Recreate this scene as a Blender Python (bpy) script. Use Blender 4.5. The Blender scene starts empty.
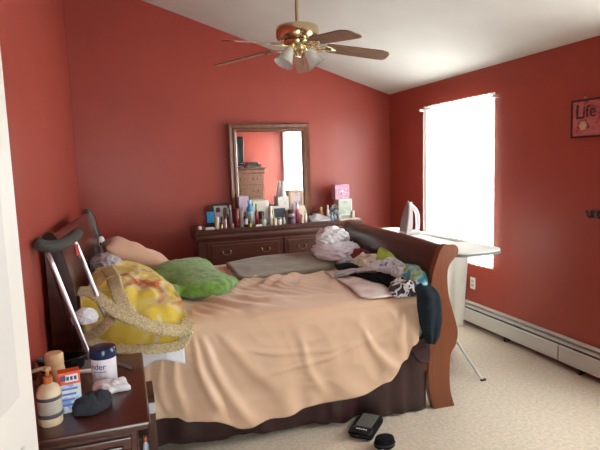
import bpy, bmesh, math, random
from mathutils import Vector, Matrix, noise
PI = math.pi
S = bpy.context.scene
COL = S.collection
random.seed(4)

# ------------------------------------------------------------------ camera, sky, exposure
cam_d = bpy.data.cameras.new('camera'); cam = bpy.data.objects.new('camera', cam_d); COL.objects.link(cam)
cam_d.sensor_width = 36.0; cam_d.lens = 524.483 * 36 / 600; cam_d.clip_start = 0.05
cr = Vector((0.94584771, -0.32294351, -0.03285718)); cu = Vector((0.06791013, 0.09787921, 0.99287858)); cf = Vector((0.31742766, 0.94134327, -0.11450996))
m = Matrix((cr, cu, -cf)).transposed().to_4x4(); m.translation = Vector((0, 0, 1.6242)); cam.matrix_world = m
S.camera = cam

W = bpy.data.worlds.new('sky'); S.world = W; W.use_nodes = True
bgn = W.node_tree.nodes['Background']; bgn.inputs[0].default_value = (0.93, 0.985, 0.97, 1); bgn.inputs[1].default_value = 14.0
def portal(name, y0, y1, z0, z1):
    l = bpy.data.lights.new(name, 'AREA'); l.shape = 'RECTANGLE'; l.size = z1 - z0; l.size_y = y1 - y0
    l.cycles.is_portal = True
    o = bpy.data.objects.new(name, l); COL.objects.link(o)
    o.location = (3.42, (y0 + y1) / 2, (z0 + z1) / 2); o.rotation_euler = (0, PI / 2, 0)
portal('daylight_portal', 3.93, 5.0, 0.62, 2.21)
portal('daylight_portal_rear', 1.40, 2.50, 0.62, 2.29)
def doorway_portal():
    l = bpy.data.lights.new('daylight_portal_doorway', 'AREA'); l.shape = 'RECTANGLE'; l.size = .83; l.size_y = 2.0; l.cycles.is_portal = True
    o = bpy.data.objects.new('daylight_portal_doorway', l); COL.objects.link(o); o.location = (.085, -.92, 1.02); o.rotation_euler = (PI / 2, 0, 0)
    o.rotation_euler = (-PI / 2, 0, 0)
doorway_portal()
vs = S.view_settings
vs.view_transform = 'Standard'; vs.look = 'None'; vs.gamma = 1; vs.use_curve_mapping = False; vs.exposure = 0.72
S.cycles.max_bounces = 10; S.cycles.diffuse_bounces = 6; S.cycles.transparent_max_bounces = 16; S.cycles.sample_clamp_indirect = 6.0
S.cycles.use_denoising = True

# ------------------------------------------------------------------ materials
def srgb(r, g, b):
    f = lambda c: (c / 255 / 12.92) if c / 255 <= 0.04045 else ((c / 255 + 0.055) / 1.055) ** 2.4
    return (f(r), f(g), f(b), 1)
def mat(name, col, rough=0.6, metal=0.0, var=0.0, scale=8.0, bump=0.0, bscale=60.0, sheen=0.0, coat=0.0, col2=None, spec=0.5, dist=0.01, stretch=None):
    mt = bpy.data.materials.new(name); mt.use_nodes = True
    nt = mt.node_tree; b = nt.nodes['Principled BSDF']
    b.inputs['Base Color'].default_value = col; b.inputs['Roughness'].default_value = rough; b.inputs['Metallic'].default_value = metal
    b.inputs['Specular IOR Level'].default_value = spec
    if sheen: b.inputs['Sheen Weight'].default_value = sheen
    if coat: b.inputs['Coat Weight'].default_value = coat; b.inputs['Coat Roughness'].default_value = 0.15
    if var or bump or col2:
        tc = nt.nodes.new('ShaderNodeTexCoord'); mp = nt.nodes.new('ShaderNodeMapping'); nt.links.new(tc.outputs['Object'], mp.inputs[0])
        if stretch: mp.inputs['Scale'].default_value = stretch
    if var or col2:
        n = nt.nodes.new('ShaderNodeTexNoise'); n.inputs['Scale'].default_value = scale; n.inputs['Detail'].default_value = 5
        nt.links.new(mp.outputs[0], n.inputs['Vector'])
        r = nt.nodes.new('ShaderNodeValToRGB'); r.color_ramp.elements[0].position = 0.35; r.color_ramp.elements[1].position = 0.65
        c2 = col2 or tuple(min(1, c * (1 + var)) for c in col[:3]) + (1,)
        c1 = col if col2 else tuple(c * (1 - var) for c in col[:3]) + (1,)
        r.color_ramp.elements[0].color = c1; r.color_ramp.elements[1].color = c2
        nt.links.new(n.outputs['Fac'], r.inputs[0]); nt.links.new(r.outputs[0], b.inputs['Base Color'])
    if bump:
        n2 = nt.nodes.new('ShaderNodeTexNoise'); n2.inputs['Scale'].default_value = bscale; n2.inputs['Detail'].default_value = 4
        nt.links.new(mp.outputs[0], n2.inputs['Vector'])
        bp = nt.nodes.new('ShaderNodeBump'); bp.inputs['Strength'].default_value = bump; bp.inputs['Distance'].default_value = dist
        nt.links.new(n2.outputs['Fac'], bp.inputs['Height']); nt.links.new(bp.outputs[0], b.inputs['Normal'])
    return mt
def patches(name, stops, scale, rough=0.85, bump=0.3, bscale=120, detail=2, sheen=0.2):
    """cloth print: irregular patches of several colours"""
    mt = mat(name, (1, 1, 1, 1), rough, bump=bump, bscale=bscale, sheen=sheen); nt = mt.node_tree; b = nt.nodes['Principled BSDF']
    tc = nt.nodes.new('ShaderNodeTexCoord'); n = nt.nodes.new('ShaderNodeTexNoise'); n.inputs['Scale'].default_value = scale; n.inputs['Detail'].default_value = detail
    n.inputs['Distortion'].default_value = 0.6
    nt.links.new(tc.outputs['Object'], n.inputs['Vector'])
    r = nt.nodes.new('ShaderNodeValToRGB'); els = r.color_ramp.elements
    while len(els) < len(stops): els.new(0.5)
    for e, (p, c) in zip(els, stops): e.position = p; e.color = c
    nt.links.new(n.outputs['Fac'], r.inputs[0]); nt.links.new(r.outputs[0], b.inputs['Base Color'])
    return mt
def stripes(name, stops, scale, direction=(1, 0, 0), rough=0.85):
    mt = mat(name, (1, 1, 1, 1), rough); nt = mt.node_tree; b = nt.nodes['Principled BSDF']
    tc = nt.nodes.new('ShaderNodeTexCoord'); mp = nt.nodes.new('ShaderNodeMapping'); nt.links.new(tc.outputs['Object'], mp.inputs[0])
    vm = nt.nodes.new('ShaderNodeVectorMath'); vm.operation = 'DOT_PRODUCT'; vm.inputs[1].default_value = direction; nt.links.new(mp.outputs[0], vm.inputs[0])
    mu = nt.nodes.new('ShaderNodeMath'); mu.operation = 'MULTIPLY'; mu.inputs[1].default_value = scale; nt.links.new(vm.outputs['Value'], mu.inputs[0])
    fr = nt.nodes.new('ShaderNodeMath'); fr.operation = 'FRACT'; nt.links.new(mu.outputs[0], fr.inputs[0])
    r = nt.nodes.new('ShaderNodeValToRGB'); r.color_ramp.interpolation = 'CONSTANT'; els = r.color_ramp.elements
    while len(els) < len(stops): els.new(0.5)
    for e, (p, c) in zip(els, stops): e.position = p; e.color = c
    nt.links.new(fr.outputs[0], r.inputs[0]); nt.links.new(r.outputs[0], b.inputs['Base Color'])
    return mt
def glass_mat(name, col=(1, 1, 1, 1), mix=0.12, rough=0.05):
    mt = bpy.data.materials.new(name); mt.use_nodes = True; nt = mt.node_tree; nt.nodes.clear()
    o = nt.nodes.new('ShaderNodeOutputMaterial'); t = nt.nodes.new('ShaderNodeBsdfTransparent'); t.inputs[0].default_value = col
    g = nt.nodes.new('ShaderNodeBsdfGlossy'); g.inputs['Roughness'].default_value = rough; x = nt.nodes.new('ShaderNodeMixShader'); x.inputs[0].default_value = mix
    nt.links.new(t.outputs[0], x.inputs[1]); nt.links.new(g.outputs[0], x.inputs[2]); nt.links.new(x.outputs[0], o.inputs[0]); return mt
def sheer_mat(name):
    mt = bpy.data.materials.new(name); mt.use_nodes = True; nt = mt.node_tree; nt.nodes.clear()
    o = nt.nodes.new('ShaderNodeOutputMaterial'); t = nt.nodes.new('ShaderNodeBsdfTransparent'); t.inputs[0].default_value = (1, 1, 1, 1)
    l = nt.nodes.new('ShaderNodeBsdfTranslucent'); l.inputs[0].default_value = (0.9, 0.9, 0.86, 1)
    d = nt.nodes.new('ShaderNodeBsdfDiffuse'); d.inputs[0].default_value = (0.9, 0.89, 0.84, 1)
    a = nt.nodes.new('ShaderNodeMixShader'); a.inputs[0].default_value = 0.4; b = nt.nodes.new('ShaderNodeMixShader'); b.inputs[0].default_value = 0.42
    nt.links.new(l.outputs[0], a.inputs[1]); nt.links.new(d.outputs[0], a.inputs[2])
    nt.links.new(t.outputs[0], b.inputs[1]); nt.links.new(a.outputs[0], b.inputs[2]); nt.links.new(b.outputs[0], o.inputs[0]); return mt

M = {}
M['red_wall'] = mat('red_wall_paint', (0.345, 0.057, 0.039, 1), 0.38, var=0.04, scale=3, bump=0.05, bscale=90, dist=0.002, spec=0.4)
M['ceiling'] = mat('ceiling_paint', (0.60, 0.59, 0.545, 1), 0.9, var=0.02, scale=4, bump=0.12, bscale=45, dist=0.004)
M['carpet'] = mat('beige_carpet', (0.58, 0.50, 0.39, 1), 0.95, var=0.12, scale=45, bump=0.6, bscale=170, dist=0.012, sheen=0.2)
M['white'] = mat('white_paint', (0.80, 0.79, 0.76, 1), 0.45)
M['heater'] = mat('heater_enamel', (0.62, 0.62, 0.58, 1), 0.4)
M['fin'] = mat('heater_slot_metal', (0.10, 0.13, 0.12, 1), 0.5, metal=0.3)
M['wood'] = mat('cherry_wood', (0.060, 0.017, 0.010, 1), 0.32, var=0.35, scale=3, stretch=(14, 14, 1.2), coat=0.3)
M['wood_h'] = mat('cherry_wood_lengthwise', (0.062, 0.0155, 0.009, 1), 0.3, var=0.25, scale=3, stretch=(1.2, 14, 14), coat=0.3)
M['wood_post'] = mat('cherry_post_wood', (0.17, 0.046, 0.015, 1), 0.40, var=0.12, scale=3, stretch=(14, 14, 1.2), coat=0.2)
M['wood_mirror'] = mat('oak_cherry_frame', (0.15, 0.055, 0.026, 1), 0.35, var=0.25, scale=4, stretch=(6, 6, 1.5), coat=0.2)
M['wood_dark'] = mat('dark_cherry_wood', (0.032, 0.010, 0.007, 1), 0.28, var=0.3, scale=3, stretch=(1.2, 12, 12), coat=0.4)
M['bronze'] = mat('aged_bronze', (0.16, 0.11, 0.06, 1), 0.35, metal=0.9)
M['brass'] = mat('polished_brass', (0.66, 0.56, 0.34, 1), 0.18, metal=1.0)
M['blade'] = mat('fan_blade_wood', (0.17, 0.085, 0.045, 1), 0.45, var=0.25, scale=4, stretch=(2, 14, 14))
M['frost'] = mat('frosted_lamp_glass', (0.62, 0.64, 0.62, 1), 0.25, var=0.12, scale=25)
M['frost'].node_tree.nodes['Principled BSDF'].inputs['Transmission Weight'].default_value = 0.35
M['bulb'] = mat('lamp_bulb', (0.85, 0.85, 0.8, 1), 0.3)
M['mirror'] = mat('mirror_glass', (0.92, 0.93, 0.92, 1), 0.01, metal=1.0)
M['pane'] = glass_mat('window_glass', mix=0.06)
M['sheer'] = sheer_mat('sheer_white_curtain')
M['coverlet'] = mat('peach_satin', (0.64, 0.435, 0.29, 1), 0.42, var=0.04, scale=3, sheen=0.3, spec=0.5)
M['mattress'] = mat('white_mattress_ticking', (0.75, 0.74, 0.72, 1), 0.9, bump=0.2)
M['skirt'] = mat('maroon_satin', (0.032, 0.010, 0.011, 1), 0.28, var=0.2, scale=10, spec=0.6)
M['pillow'] = mat('peach_pillowcase', (0.64, 0.40, 0.27, 1), 0.75, sheen=0.2, bump=0.2, bscale=20)
M['plush'] = mat('green_plush_fur', (0.135, 0.30, 0.035, 1), 0.95, var=0.35, scale=25, bump=0.8, bscale=150, sheen=0.5)
Y1, Y2, Y3 = (0.72, 0.54, 0.055, 1), (0.72, 0.58, 0.18, 1), (0.64, 0.53, 0.27, 1)
M['fleece'] = patches('yellow_fleece_print', [(0.33, (0.58, 0.17, 0.03, 1)), (0.385, Y3), (0.44, Y2), (0.49, Y1), (0.56, Y1), (0.60, (0.62, 0.58, 0.42, 1)), (0.65, Y2), (0.71, (0.34, 0.20, 0.07, 1))], 5.0)
M['knit'] = mat('crocheted_beige_trim', (0.74, 0.62, 0.37, 1), 0.95, var=0.16, scale=80, bump=1.0, bscale=140, dist=0.02)
M['grey_blanket'] = mat('grey_brown_blanket', (0.20, 0.165, 0.115, 1), 0.85, var=0.08, scale=12, bump=0.3, bscale=120, sheen=0.3)
M['white_cloth'] = mat('white_cotton', (0.78, 0.79, 0.84, 1), 0.85, bump=0.25, bscale=90)
M['red_cloth'] = mat('dark_red_cotton', (0.20, 0.03, 0.025, 1), 0.85)
M['pink_cloth'] = patches('pale_pink_print', [(0.35, (0.62, 0.45, 0.42, 1)), (0.5, (0.66, 0.52, 0.49, 1)), (0.66, (0.70, 0.63, 0.60, 1))], 7)
M['black_cloth'] = mat('black_jersey', (0.006, 0.006, 0.008, 1), 0.9, spec=.15)
M['grey_stripe'] = stripes('grey_white_stripe_knit', [(0, (0.50, 0.47, 0.46, 1)), (0.5, (0.36, 0.34, 0.35, 1))], 60, (0.3, 1, 0))
M['cream_cloth'] = patches('cream_floral_print', [(0.3, (0.45, 0.25, 0.22, 1)), (0.42, (0.62, 0.55, 0.46, 1)), (0.6, (0.66, 0.6, 0.5, 1)), (0.7, (0.4, 0.42, 0.36, 1))], 16)
M['lime_cloth'] = mat('lime_cotton', (0.36, 0.50, 0.08, 1), 0.8)
M['turq_cloth'] = patches('turquoise_green_print', [(0.36, (0.05, 0.28, 0.42, 1)), (0.47, (0.12, 0.45, 0.55, 1)), (0.53, (0.5, 0.6, 0.6, 1)), (0.62, (0.25, 0.42, 0.10, 1))], 13)
M['floral_cloth'] = patches('white_blue_floral_print', [(0.36, (0.20, 0.22, 0.42, 1)), (0.45, (0.62, 0.62, 0.66, 1)), (0.6, (0.66, 0.65, 0.66, 1)), (0.68, (0.3, 0.33, 0.45, 1))], 17)
M['bw_cloth'] = patches('black_white_print', [(0.44, (0.012, 0.012, 0.014, 1)), (0.47, (0.60, 0.60, 0.62, 1)), (0.54, (0.6, 0.6, 0.62, 1)), (0.57, (0.012, 0.012, 0.014, 1))], 14)
M['navy_cloth'] = mat('dark_navy_knit', (0.010, 0.016, 0.022, 1), 0.9, spec=.2, var=0.2, scale=20, bump=0.4, bscale=120)
M['charcoal_cloth'] = mat('charcoal_knit', (0.020, 0.024, 0.034, 1), 0.9, var=0.25, scale=25, bump=0.5, bscale=120)
M['stripe_sheet'] = stripes('purple_grey_striped_cotton', [(0, (0.30, 0.31, 0.34, 1)), (0.35, (0.16, 0.07, 0.10, 1)), (0.62, (0.36, 0.36, 0.38, 1)), (0.75, (0.13, 0.12, 0.15, 1))], 16, (0.35, 0.6, 1))
M['aluminium'] = mat('brushed_aluminium', (0.60, 0.61, 0.66, 1), 0.28, metal=0.9)
M['foam'] = mat('dark_grey_foam', (0.060, 0.056, 0.050, 1), 0.9, bump=0.3)
M['rubber'] = mat('grey_rubber', (0.05, 0.05, 0.05, 1), 0.8)
M['black'] = mat('black_plastic', (0.010, 0.010, 0.011, 1), 0.25)
M['screen'] = mat('dark_screen', (0.012, 0.016, 0.016, 1), 0.12)
M['iron_cover'] = mat('ironing_cover_cotton', (0.72, 0.72, 0.68, 1), 0.85, bump=0.2)
M['iron_edge'] = mat('grey_cover_hem', (0.20, 0.21, 0.22, 1), 0.8)
M['iron_white'] = mat('iron_white_plastic', (0.75, 0.74, 0.76, 1), 0.3)
M['soleplate'] = mat('iron_soleplate_steel', (0.32, 0.29, 0.28, 1), 0.35, metal=0.8)
M['pouch_grey'] = mat('olive_grey_nylon', (0.11, 0.11, 0.09, 1), 0.7)
M['lid_navy'] = mat('navy_plastic_lid', (0.010, 0.022, 0.075, 1), 0.25)
M['sign_red'] = patches('distressed_red_sign', [(0.3, (0.16, 0.02, 0.02, 1)), (0.45, (0.46, 0.09, 0.10, 1)), (0.6, (0.52, 0.15, 0.15, 1)), (0.72, (0.14, 0.03, 0.03, 1))], 16, rough=0.6, detail=5, sheen=0)
M['sign_dark'] = mat('sign_dark_paint', (0.04, 0.012, 0.012, 1), 0.6)
def plain(name, r, g, b, rough=0.45, metal=0.0):
    k = 'p_' + name
    if k not in M: M[k] = mat(name, srgb(r, g, b), rough, metal)
    return M[k]

# ------------------------------------------------------------------ mesh helpers
def link_mesh(name, bm, mt, parent=None, smooth=False, sub=0, solid=0.0):
    me = bpy.data.meshes.new(name); bmesh.ops.recalc_face_normals(bm, faces=bm.faces[:]); bm.to_mesh(me); bm.free()
    if mt: me.materials.append(mt)
    if smooth:
        for p in me.polygons: p.use_smooth = True
        if smooth == 'auto': me.set_sharp_from_angle(angle=math.radians(40))
    o = bpy.data.objects.new(name, me); COL.objects.link(o)
    if parent: o.parent = parent
    if solid:
        md = o.modifiers.new('solid', 'SOLIDIFY'); md.thickness = solid; md.offset = 0
    if sub:
        md = o.modifiers.new('sub', 'SUBSURF'); md.levels = sub; md.render_levels = sub
    return o
def tag(o, label, cat, group=None):
    o['label'] = label; o['category'] = cat
    if group: o['group'] = group
    return o
def struct(o): o['kind'] = 'structure'; return o
def thing(name, label, cat, loc=(0, 0, 0), rot=(0, 0, 0), group=None):
    o = bpy.data.objects.new(name, None); o.empty_display_size = 0.1; COL.objects.link(o); o.location = loc; o.rotation_euler = rot
    return tag(o, label, cat, group)
def box(bm, x0, x1, y0, y1, z0, z1, bev=0.0, seg=2):
    r = bmesh.ops.create_cube(bm, size=1.0); vs_ = r['verts']
    for v in vs_: v.co = Vector(((x0 + x1) / 2 + v.co.x * (x1 - x0), (y0 + y1) / 2 + v.co.y * (y1 - y0), (z0 + z1) / 2 + v.co.z * (z1 - z0)))
    if bev:
        ed = list({e for v in vs_ for e in v.link_edges})
        bmesh.ops.bevel(bm, geom=ed, offset=bev, segments=seg, affect='EDGES', profile=0.5)
def bx(*a, **k): bm = bmesh.new(); box(bm, *a, **k); return bm
def lathe(bm, prof, c=(0, 0, 0), n=24, axis=None):
    """prof: list of (radius, height); axis: optional direction"""
    rot = Vector((0, 0, 1)).rotation_difference(Vector(axis)).to_matrix() if axis else Matrix.Identity(3)
    rings = []
    for r, z in prof:
        if r < 1e-5: rings.append([bm.verts.new(rot @ Vector((0, 0, z)) + Vector(c))])
        else: rings.append([bm.verts.new(rot @ Vector((r * math.cos(2 * PI * i / n), r * math.sin(2 * PI * i / n), z)) + Vector(c)) for i in range(n)])
    for a, b in zip(rings, rings[1:]):
        for i in range(n):
            j = (i + 1) % n
            if len(a) == 1 and len(b) == 1: continue
            if len(a) == 1: bm.faces.new((a[0], b[i], b[j]))
            elif len(b) == 1: bm.faces.new((a[i], a[j], b[0]))
            else: bm.faces.new((a[i], a[j], b[j], b[i]))
    if len(rings[0]) > 1: bm.faces.new(rings[0][::-1])
    if len(rings[-1]) > 1: bm.faces.new(rings[-1])
def lt(prof, c=(0, 0, 0), n=24, axis=None): bm = bmesh.new(); lathe(bm, prof, c, n, axis); return bm
def tube(bm, pts, r, n=10, cap=True, flat=1.0):
    pts = [Vector(p) for p in pts]; rings = []
    up = Vector((0, 0, 1)); k = len(pts)
    for i, p in enumerate(pts):
        t = (pts[min(i + 1, k - 1)] - pts[max(i - 1, 0)]).normalized()
        ref = up if abs(t.dot(up)) < 0.95 else Vector((1, 0, 0))
        s = t.cross(ref).normalized(); u = s.cross(t).normalized()
        rr = r[i] if isinstance(r, (list, tuple)) else r
        rings.append([bm.verts.new(p + s * rr * math.cos(2 * PI * j / n) + u * rr * flat * math.sin(2 * PI * j / n)) for j in range(n)])
    for a, b in zip(rings, rings[1:]):
        for j in range(n): bm.faces.new((a[j], a[(j + 1) % n], b[(j + 1) % n], b[j]))
    if cap: bm.faces.new(rings[0][::-1]); bm.faces.new(rings[-1])
def tb(pts, r, n=10, flat=1.0): bm = bmesh.new(); tube(bm, pts, r, n, True, flat); return bm
def spline(pts, n=8):
    """Catmull-Rom through 3D points"""
    P = [Vector(p) for p in pts]; P = [P[0] * 2 - P[1]] + P + [P[-1] * 2 - P[-2]]; out = []
    for i in range(1, len(P) - 2):
        for k in range(n):
            t = k / n; a, b, c, d = P[i - 1], P[i], P[i + 1], P[i + 2]
            out.append(0.5 * ((2 * b) + (c - a) * t + (2 * a - 5 * b + 4 * c - d) * t * t + (3 * b - a - 3 * c + d) * t ** 3))
    out.append(P[-2]); return out
def smooth2(pts, n=6, closed=False):
    q = [(x, 0, z) for x, z in pts]
    if closed: q = q + [q[0]]
    s = spline(q, n)
    if closed: s = s[:-1]
    return [(v.x, v.z) for v in s]
def prism_y(bm, prof, y0, y1):
    """closed (x,z) outline pulled along y"""
    a = [bm.verts.new((x, y0, z)) for x, z in prof]; b = [bm.verts.new((x, y1, z)) for x, z in prof]
    n = len(prof)
    for i in range(n): bm.faces.new((a[i], a[(i + 1) % n], b[(i + 1) % n], b[i]))
    bm.faces.new(a[::-1]); bm.faces.new(b)
def prism_z(bm, prof, z0, z1):
    a = [bm.verts.new((x, y, z0)) for x, y in prof]; b = [bm.verts.new((x, y, z1)) for x, y in prof]
    n = len(prof)
    for i in range(n): bm.faces.new((a[i], a[(i + 1) % n], b[(i + 1) % n], b[i]))
    bm.faces.new(a[::-1]); bm.faces.new(b)
def bevel_all(bm, off, seg=2, ang=35):
    ed = [e for e in bm.edges if len(e.link_faces) == 2 and e.calc_face_angle(0) > math.radians(ang)]
    bmesh.ops.bevel(bm, geom=ed, offset=off, segments=seg, affect='EDGES', profile=0.5)
def text_bm(txt, size, mtx, depth=0.001):
    c = bpy.data.curves.new('t', 'FONT'); c.body = txt; c.size = size; c.extrude = depth; c.align_x = 'CENTER'; c.align_y = 'CENTER'
    o = bpy.data.objects.new('t', c); COL.objects.link(o); dg = bpy.context.evaluated_depsgraph_get()
    me = bpy.data.meshes.new_from_object(o.evaluated_get(dg)); bpy.data.objects.remove(o); bpy.data.curves.remove(c)
    bm = bmesh.new(); bm.from_mesh(me); bpy.data.meshes.remove(me); bmesh.ops.transform(bm, matrix=mtx, verts=bm.verts[:]); return bm
def nz(x, y, z, s=0): return noise.noise(Vector((x, y, z + 17.3 * s)))
def ridge(x, y, s, fr, dx=1.0, dy=1.0):
    wx = x + 0.06 * nz(x * 6, y * 6, 0, s + 3); wy = y + 0.06 * nz(x * 6, y * 6, 5, s + 4)
    return 1 - 2 * abs(nz(wx * fr * dx, wy * fr * dy, 1.7, s))
def cloth(name, outline, inner, mt, parent=None, thick=0.012, floor=None, fold=0.012, freq=9, seed=0, wob=0.012, rings=18, nseg=96, dx=1.0, dy=1.0, puff=0.0, ragged=1.0):
    """crumpled cloth: outline points (x,y,z) joined by a spline, height between them blended from outline and inner points, noise folds; closed underside"""
    ol = spline(list(outline) + [outline[0]], 8)[:-1]
    # even resampling
    L = [0]
    for a, b in zip(ol, ol[1:] + ol[:1]): L.append(L[-1] + (b - a).length)
    res = []; k = 0
    for i in range(nseg):
        t = L[-1] * i / nseg
        while L[k + 1] < t: k += 1
        a = ol[k % len(ol)]; b = ol[(k + 1) % len(ol)]; res.append(a.lerp(b, (t - L[k]) / max(1e-6, L[k + 1] - L[k])))
    cx = sum(p.x for p in res) / nseg; cy = sum(p.y for p in res) / nseg
    ctl = [Vector(p) for p in outline] + [Vector(p) for p in inner]
    def hz(x, y):
        sw = sz = 0
        for c in ctl:
            w = 1 / ((c.x - x) ** 2 + (c.y - y) ** 2 + 0.0012) ** 1.6; sw += w; sz += w * c.z
        return sz / sw
    bm = bmesh.new(); top = []
    for j in range(rings):
        r = 1 - j / rings
        ring = []
        for i, p in enumerate(res):
            rag = wob * ragged * nz(p.x * 14, p.y * 14, p.z * 9, seed + 9) * (r ** 4)
            x = cx + (p.x - cx) * (r + rag * 3); y = cy + (p.y - cy) * (r + rag * 3)
            z = hz(x, y) * (1 - r ** 8) + p.z * r ** 8
            e = min(1, (1 - r) * 4 + 0.25)
            z += fold * e * (ridge(x, y, seed, freq, dx, dy) + .55 * ridge(x, y, seed + 1, freq * 2.3, dx, dy) * min(1, 1.4 * (1 - r) + .3)) + puff * (1 - r ** 3)
            xx = x + wob * e * nz(x * 11, y * 11, 2, seed + 5); yy = y + wob * e * nz(x * 11, y * 11, 8, seed + 6)
            ring.append(bm.verts.new((xx, yy, z)))
        top.append(ring)
    c = bm.verts.new((cx, cy, hz(cx, cy) + fold * ridge(cx, cy, seed, freq, dx, dy) + puff))
    for a, b in zip(top, top[1:]):
        for i in range(nseg): bm.faces.new((a[i], a[(i + 1) % nseg], b[(i + 1) % nseg], b[i]))
    for i in range(nseg): bm.faces.new((top[-1][i], top[-1][(i + 1) % nseg], c))
    # underside
    def under(v):
        z = v.co.z - thick
        if floor is not None and v.co.z > floor: z = min(z, floor)
        return bm.verts.new((v.co.x, v.co.y, z))
    b0 = [under(v) for v in top[0]]; b1 = [under(v) for v in top[rings // 2]]; bc = under(c)
    for i in range(nseg):
        j = (i + 1) % nseg
        bm.faces.new((top[0][j], top[0][i], b0[i], b0[j])); bm.faces.new((b0[j], b0[i], b1[i], b1[j])); bm.faces.new((b1[j], b1[i], bc))
    return link_mesh(name, bm, mt, parent, smooth=True)
def pillow_bm(lx, ly, t, seed=0, n=28):
    bm = bmesh.new(); g = {}
    for sgn in (1, -1):
        for i in range(n + 1):
            for j in range(n + 1):
                u = -1 + 2 * i / n; v = -1 + 2 * j / n
                if sgn < 0 and (i in (0, n) or j in (0, n)): g[(sgn, i, j)] = g[(1, i, j)]; continue
                pin = 1 - 0.06 * (abs(u) ** 4) * 0 - 0.05 * (1 - abs(v) ** 2) * (abs(u) ** 6)
                pin2 = 1 - 0.05 * (1 - abs(u) ** 2) * (abs(v) ** 6)
                h = max(0, (1 - u ** 4)) ** 0.55 * max(0, (1 - v ** 4)) ** 0.55
                z = sgn * t / 2 * h + 0.018 * nz(u * 2, v * 2, sgn, seed) * h + 0.006 * ridge(u * .3, v * .3, seed, 9) * h
                g[(sgn, i, j)] = bm.verts.new((u * lx / 2 * pin, v * ly / 2 * pin2, z))
    for sgn in (1, -1):
        for i in range(n):
            for j in range(n):
                q = [g[(sgn, i, j)], g[(sgn, i + 1, j)], g[(sgn, i + 1, j + 1)], g[(sgn, i, j + 1)]]
                bm.faces.new(q if sgn > 0 else q[::-1])
    return bm

# ------------------------------------------------------------------ room
XL, XR, YB, YF, H, SL = -0.423, 3.190, 5.865, -0.75, 2.44, 0.3239
ZL = H + SL * (XR - XL)
W1 = (3.93, 5.00, 0.605, 2.205); W2 = (1.40, 2.50, 0.605, 2.290)
struct(link_mesh('floor', bx(XL - .15, XR + .2, YF - .15, YB + .15, -0.1, 0), M['carpet']))
bm = bmesh.new(); prism_y(bm, [(XL - .15, ZL + SL * .15), (XR + .2, H - SL * .2), (XR + .2, H - SL * .2 + .12), (XL - .15, ZL + SL * .15 + .12)], YF - .15, YB + .15)
struct(link_mesh('ceiling', bm, M['ceiling']))
def gable(y0, y1):
    bm = bmesh.new(); prism_y(bm, [(XL - .15, -.02), (XR + .18, -.02), (XR + .18, H - SL * .18 + .01), (XL - .15, ZL + SL * .15 + .01)], y0, y1); return bm
struct(link_mesh('wall_back', gable(YB, YB + .14), M['red_wall']))
bm = gable(YF - .14, YF)
wf = struct(link_mesh('wall_front', bm, M['red_wall']))
bm = bmesh.new(); prism_y(bm, [(1.62, -.02), (XR, -.02), (XR, H + .01), (1.62, H + SL * (XR - 1.62) + .01)], YF, 1.20)
struct(link_mesh('wall_closet', bm, M['red_wall']))
# the doorway the photograph is taken from
hole = link_mesh('doorway_hole', bx(-.33, .50, YF - .3, YF + .2, .0, 2.04), None); md = wf.modifiers.new('doorway', 'BOOLEAN'); md.object = hole; md.solver = 'EXACT'
dg = bpy.context.evaluated_depsgraph_get(); wf_me = bpy.data.meshes.new_from_object(wf.evaluated_get(dg)); wf.modifiers.clear(); wf.data = wf_me; bpy.data.objects.remove(hole)
bm = bmesh.new()
for a, b, c, d in ((-.40, -.33, 0, 2.11), (.50, .57, 0, 2.11), (-.33, .50, 2.04, 2.11)): box(bm, a, b, YF, YF + .018, c, d, bev=.003)
struct(link_mesh('trim_1', bm, M['white']))
bm = bmesh.new()
for a, b, c, d in ((-.33, -.23, .0, 2.04), (.40, .50, .0, 2.04), (-.23, .40, .0, .22), (-.23, .40, 1.92, 2.04)): box(bm, a, b, YF - .09, YF - .05, c, d)
d2 = struct(link_mesh('dimming_door', bm, M['white'])); link_mesh('door_pane', bx(-.23, .40, YF - .073, YF - .067, .22, 1.92), glass_mat('dimming_door_glass', (.90, .92, .92, 1), .06), d2)  # unseen glazed door, added to cut down the daylight from the doorway
struct(link_mesh('wall_left', bx(XL - .15, XL, YF, YB, -.02, ZL + .01), M['red_wall']))
bm = bmesh.new()
for a, b, c, d in ((YF, W2[0], -.02, H), (W2[1], W1[0], -.02, H), (W1[1], YB, -.02, H), (W2[0], W2[1], -.02, W2[2]), (W2[0], W2[1], W2[3], H), (W1[0], W1[1], -.02, W1[2]), (W1[0], W1[1], W1[3], H)):
    box(bm, XR, XR + .18, a, b, c, d)
struct(link_mesh('wall_right', bm, M['red_wall']))
def window(n, w):
    y0, y1, z0, z1 = w; x = XR
    bm = bmesh.new()   # jamb liner and sill
    box(bm, x + .004, x + .17, y0, y0 + .018, z0, z1); box(bm, x + .004, x + .17, y1 - .018, y1, z0, z1)
    box(bm, x + .004, x + .17, y0 + .018, y1 - .018, z1 - .018, z1); box(bm, x + .002, x + .17, y0 + .018, y1 - .018, z0, z0 + .022)
    root = struct(link_mesh('window_%d' % n, bm, M['white']))
    zm = (z0 + z1) / 2
    for nm, xa, a, b in (('upper_sash', x + .12, zm - .02, z1 - .018), ('lower_sash', x + .09, z0 + .022, zm + .02)):
        bm = bmesh.new(); t = .045
        box(bm, xa, xa + .03, y0 + .018, y0 + .018 + t, a, b); box(bm, xa, xa + .03, y1 - .018 - t, y1 - .018, a, b)
        box(bm, xa, xa + .03, y0 + .018 + t, y1 - .018 - t, a, a + t); box(bm, xa, xa + .03, y0 + .018 + t, y1 - .018 - t, b - t, b)
        s = link_mesh(nm, bm, M['white'], root)
        link_mesh('pane', bx(xa + .012, xa + .018, y0 + .018 + t, y1 - .018 - t, a + t, b - t), M['pane'], s)
window(1, W1); window(2, W2)
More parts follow.
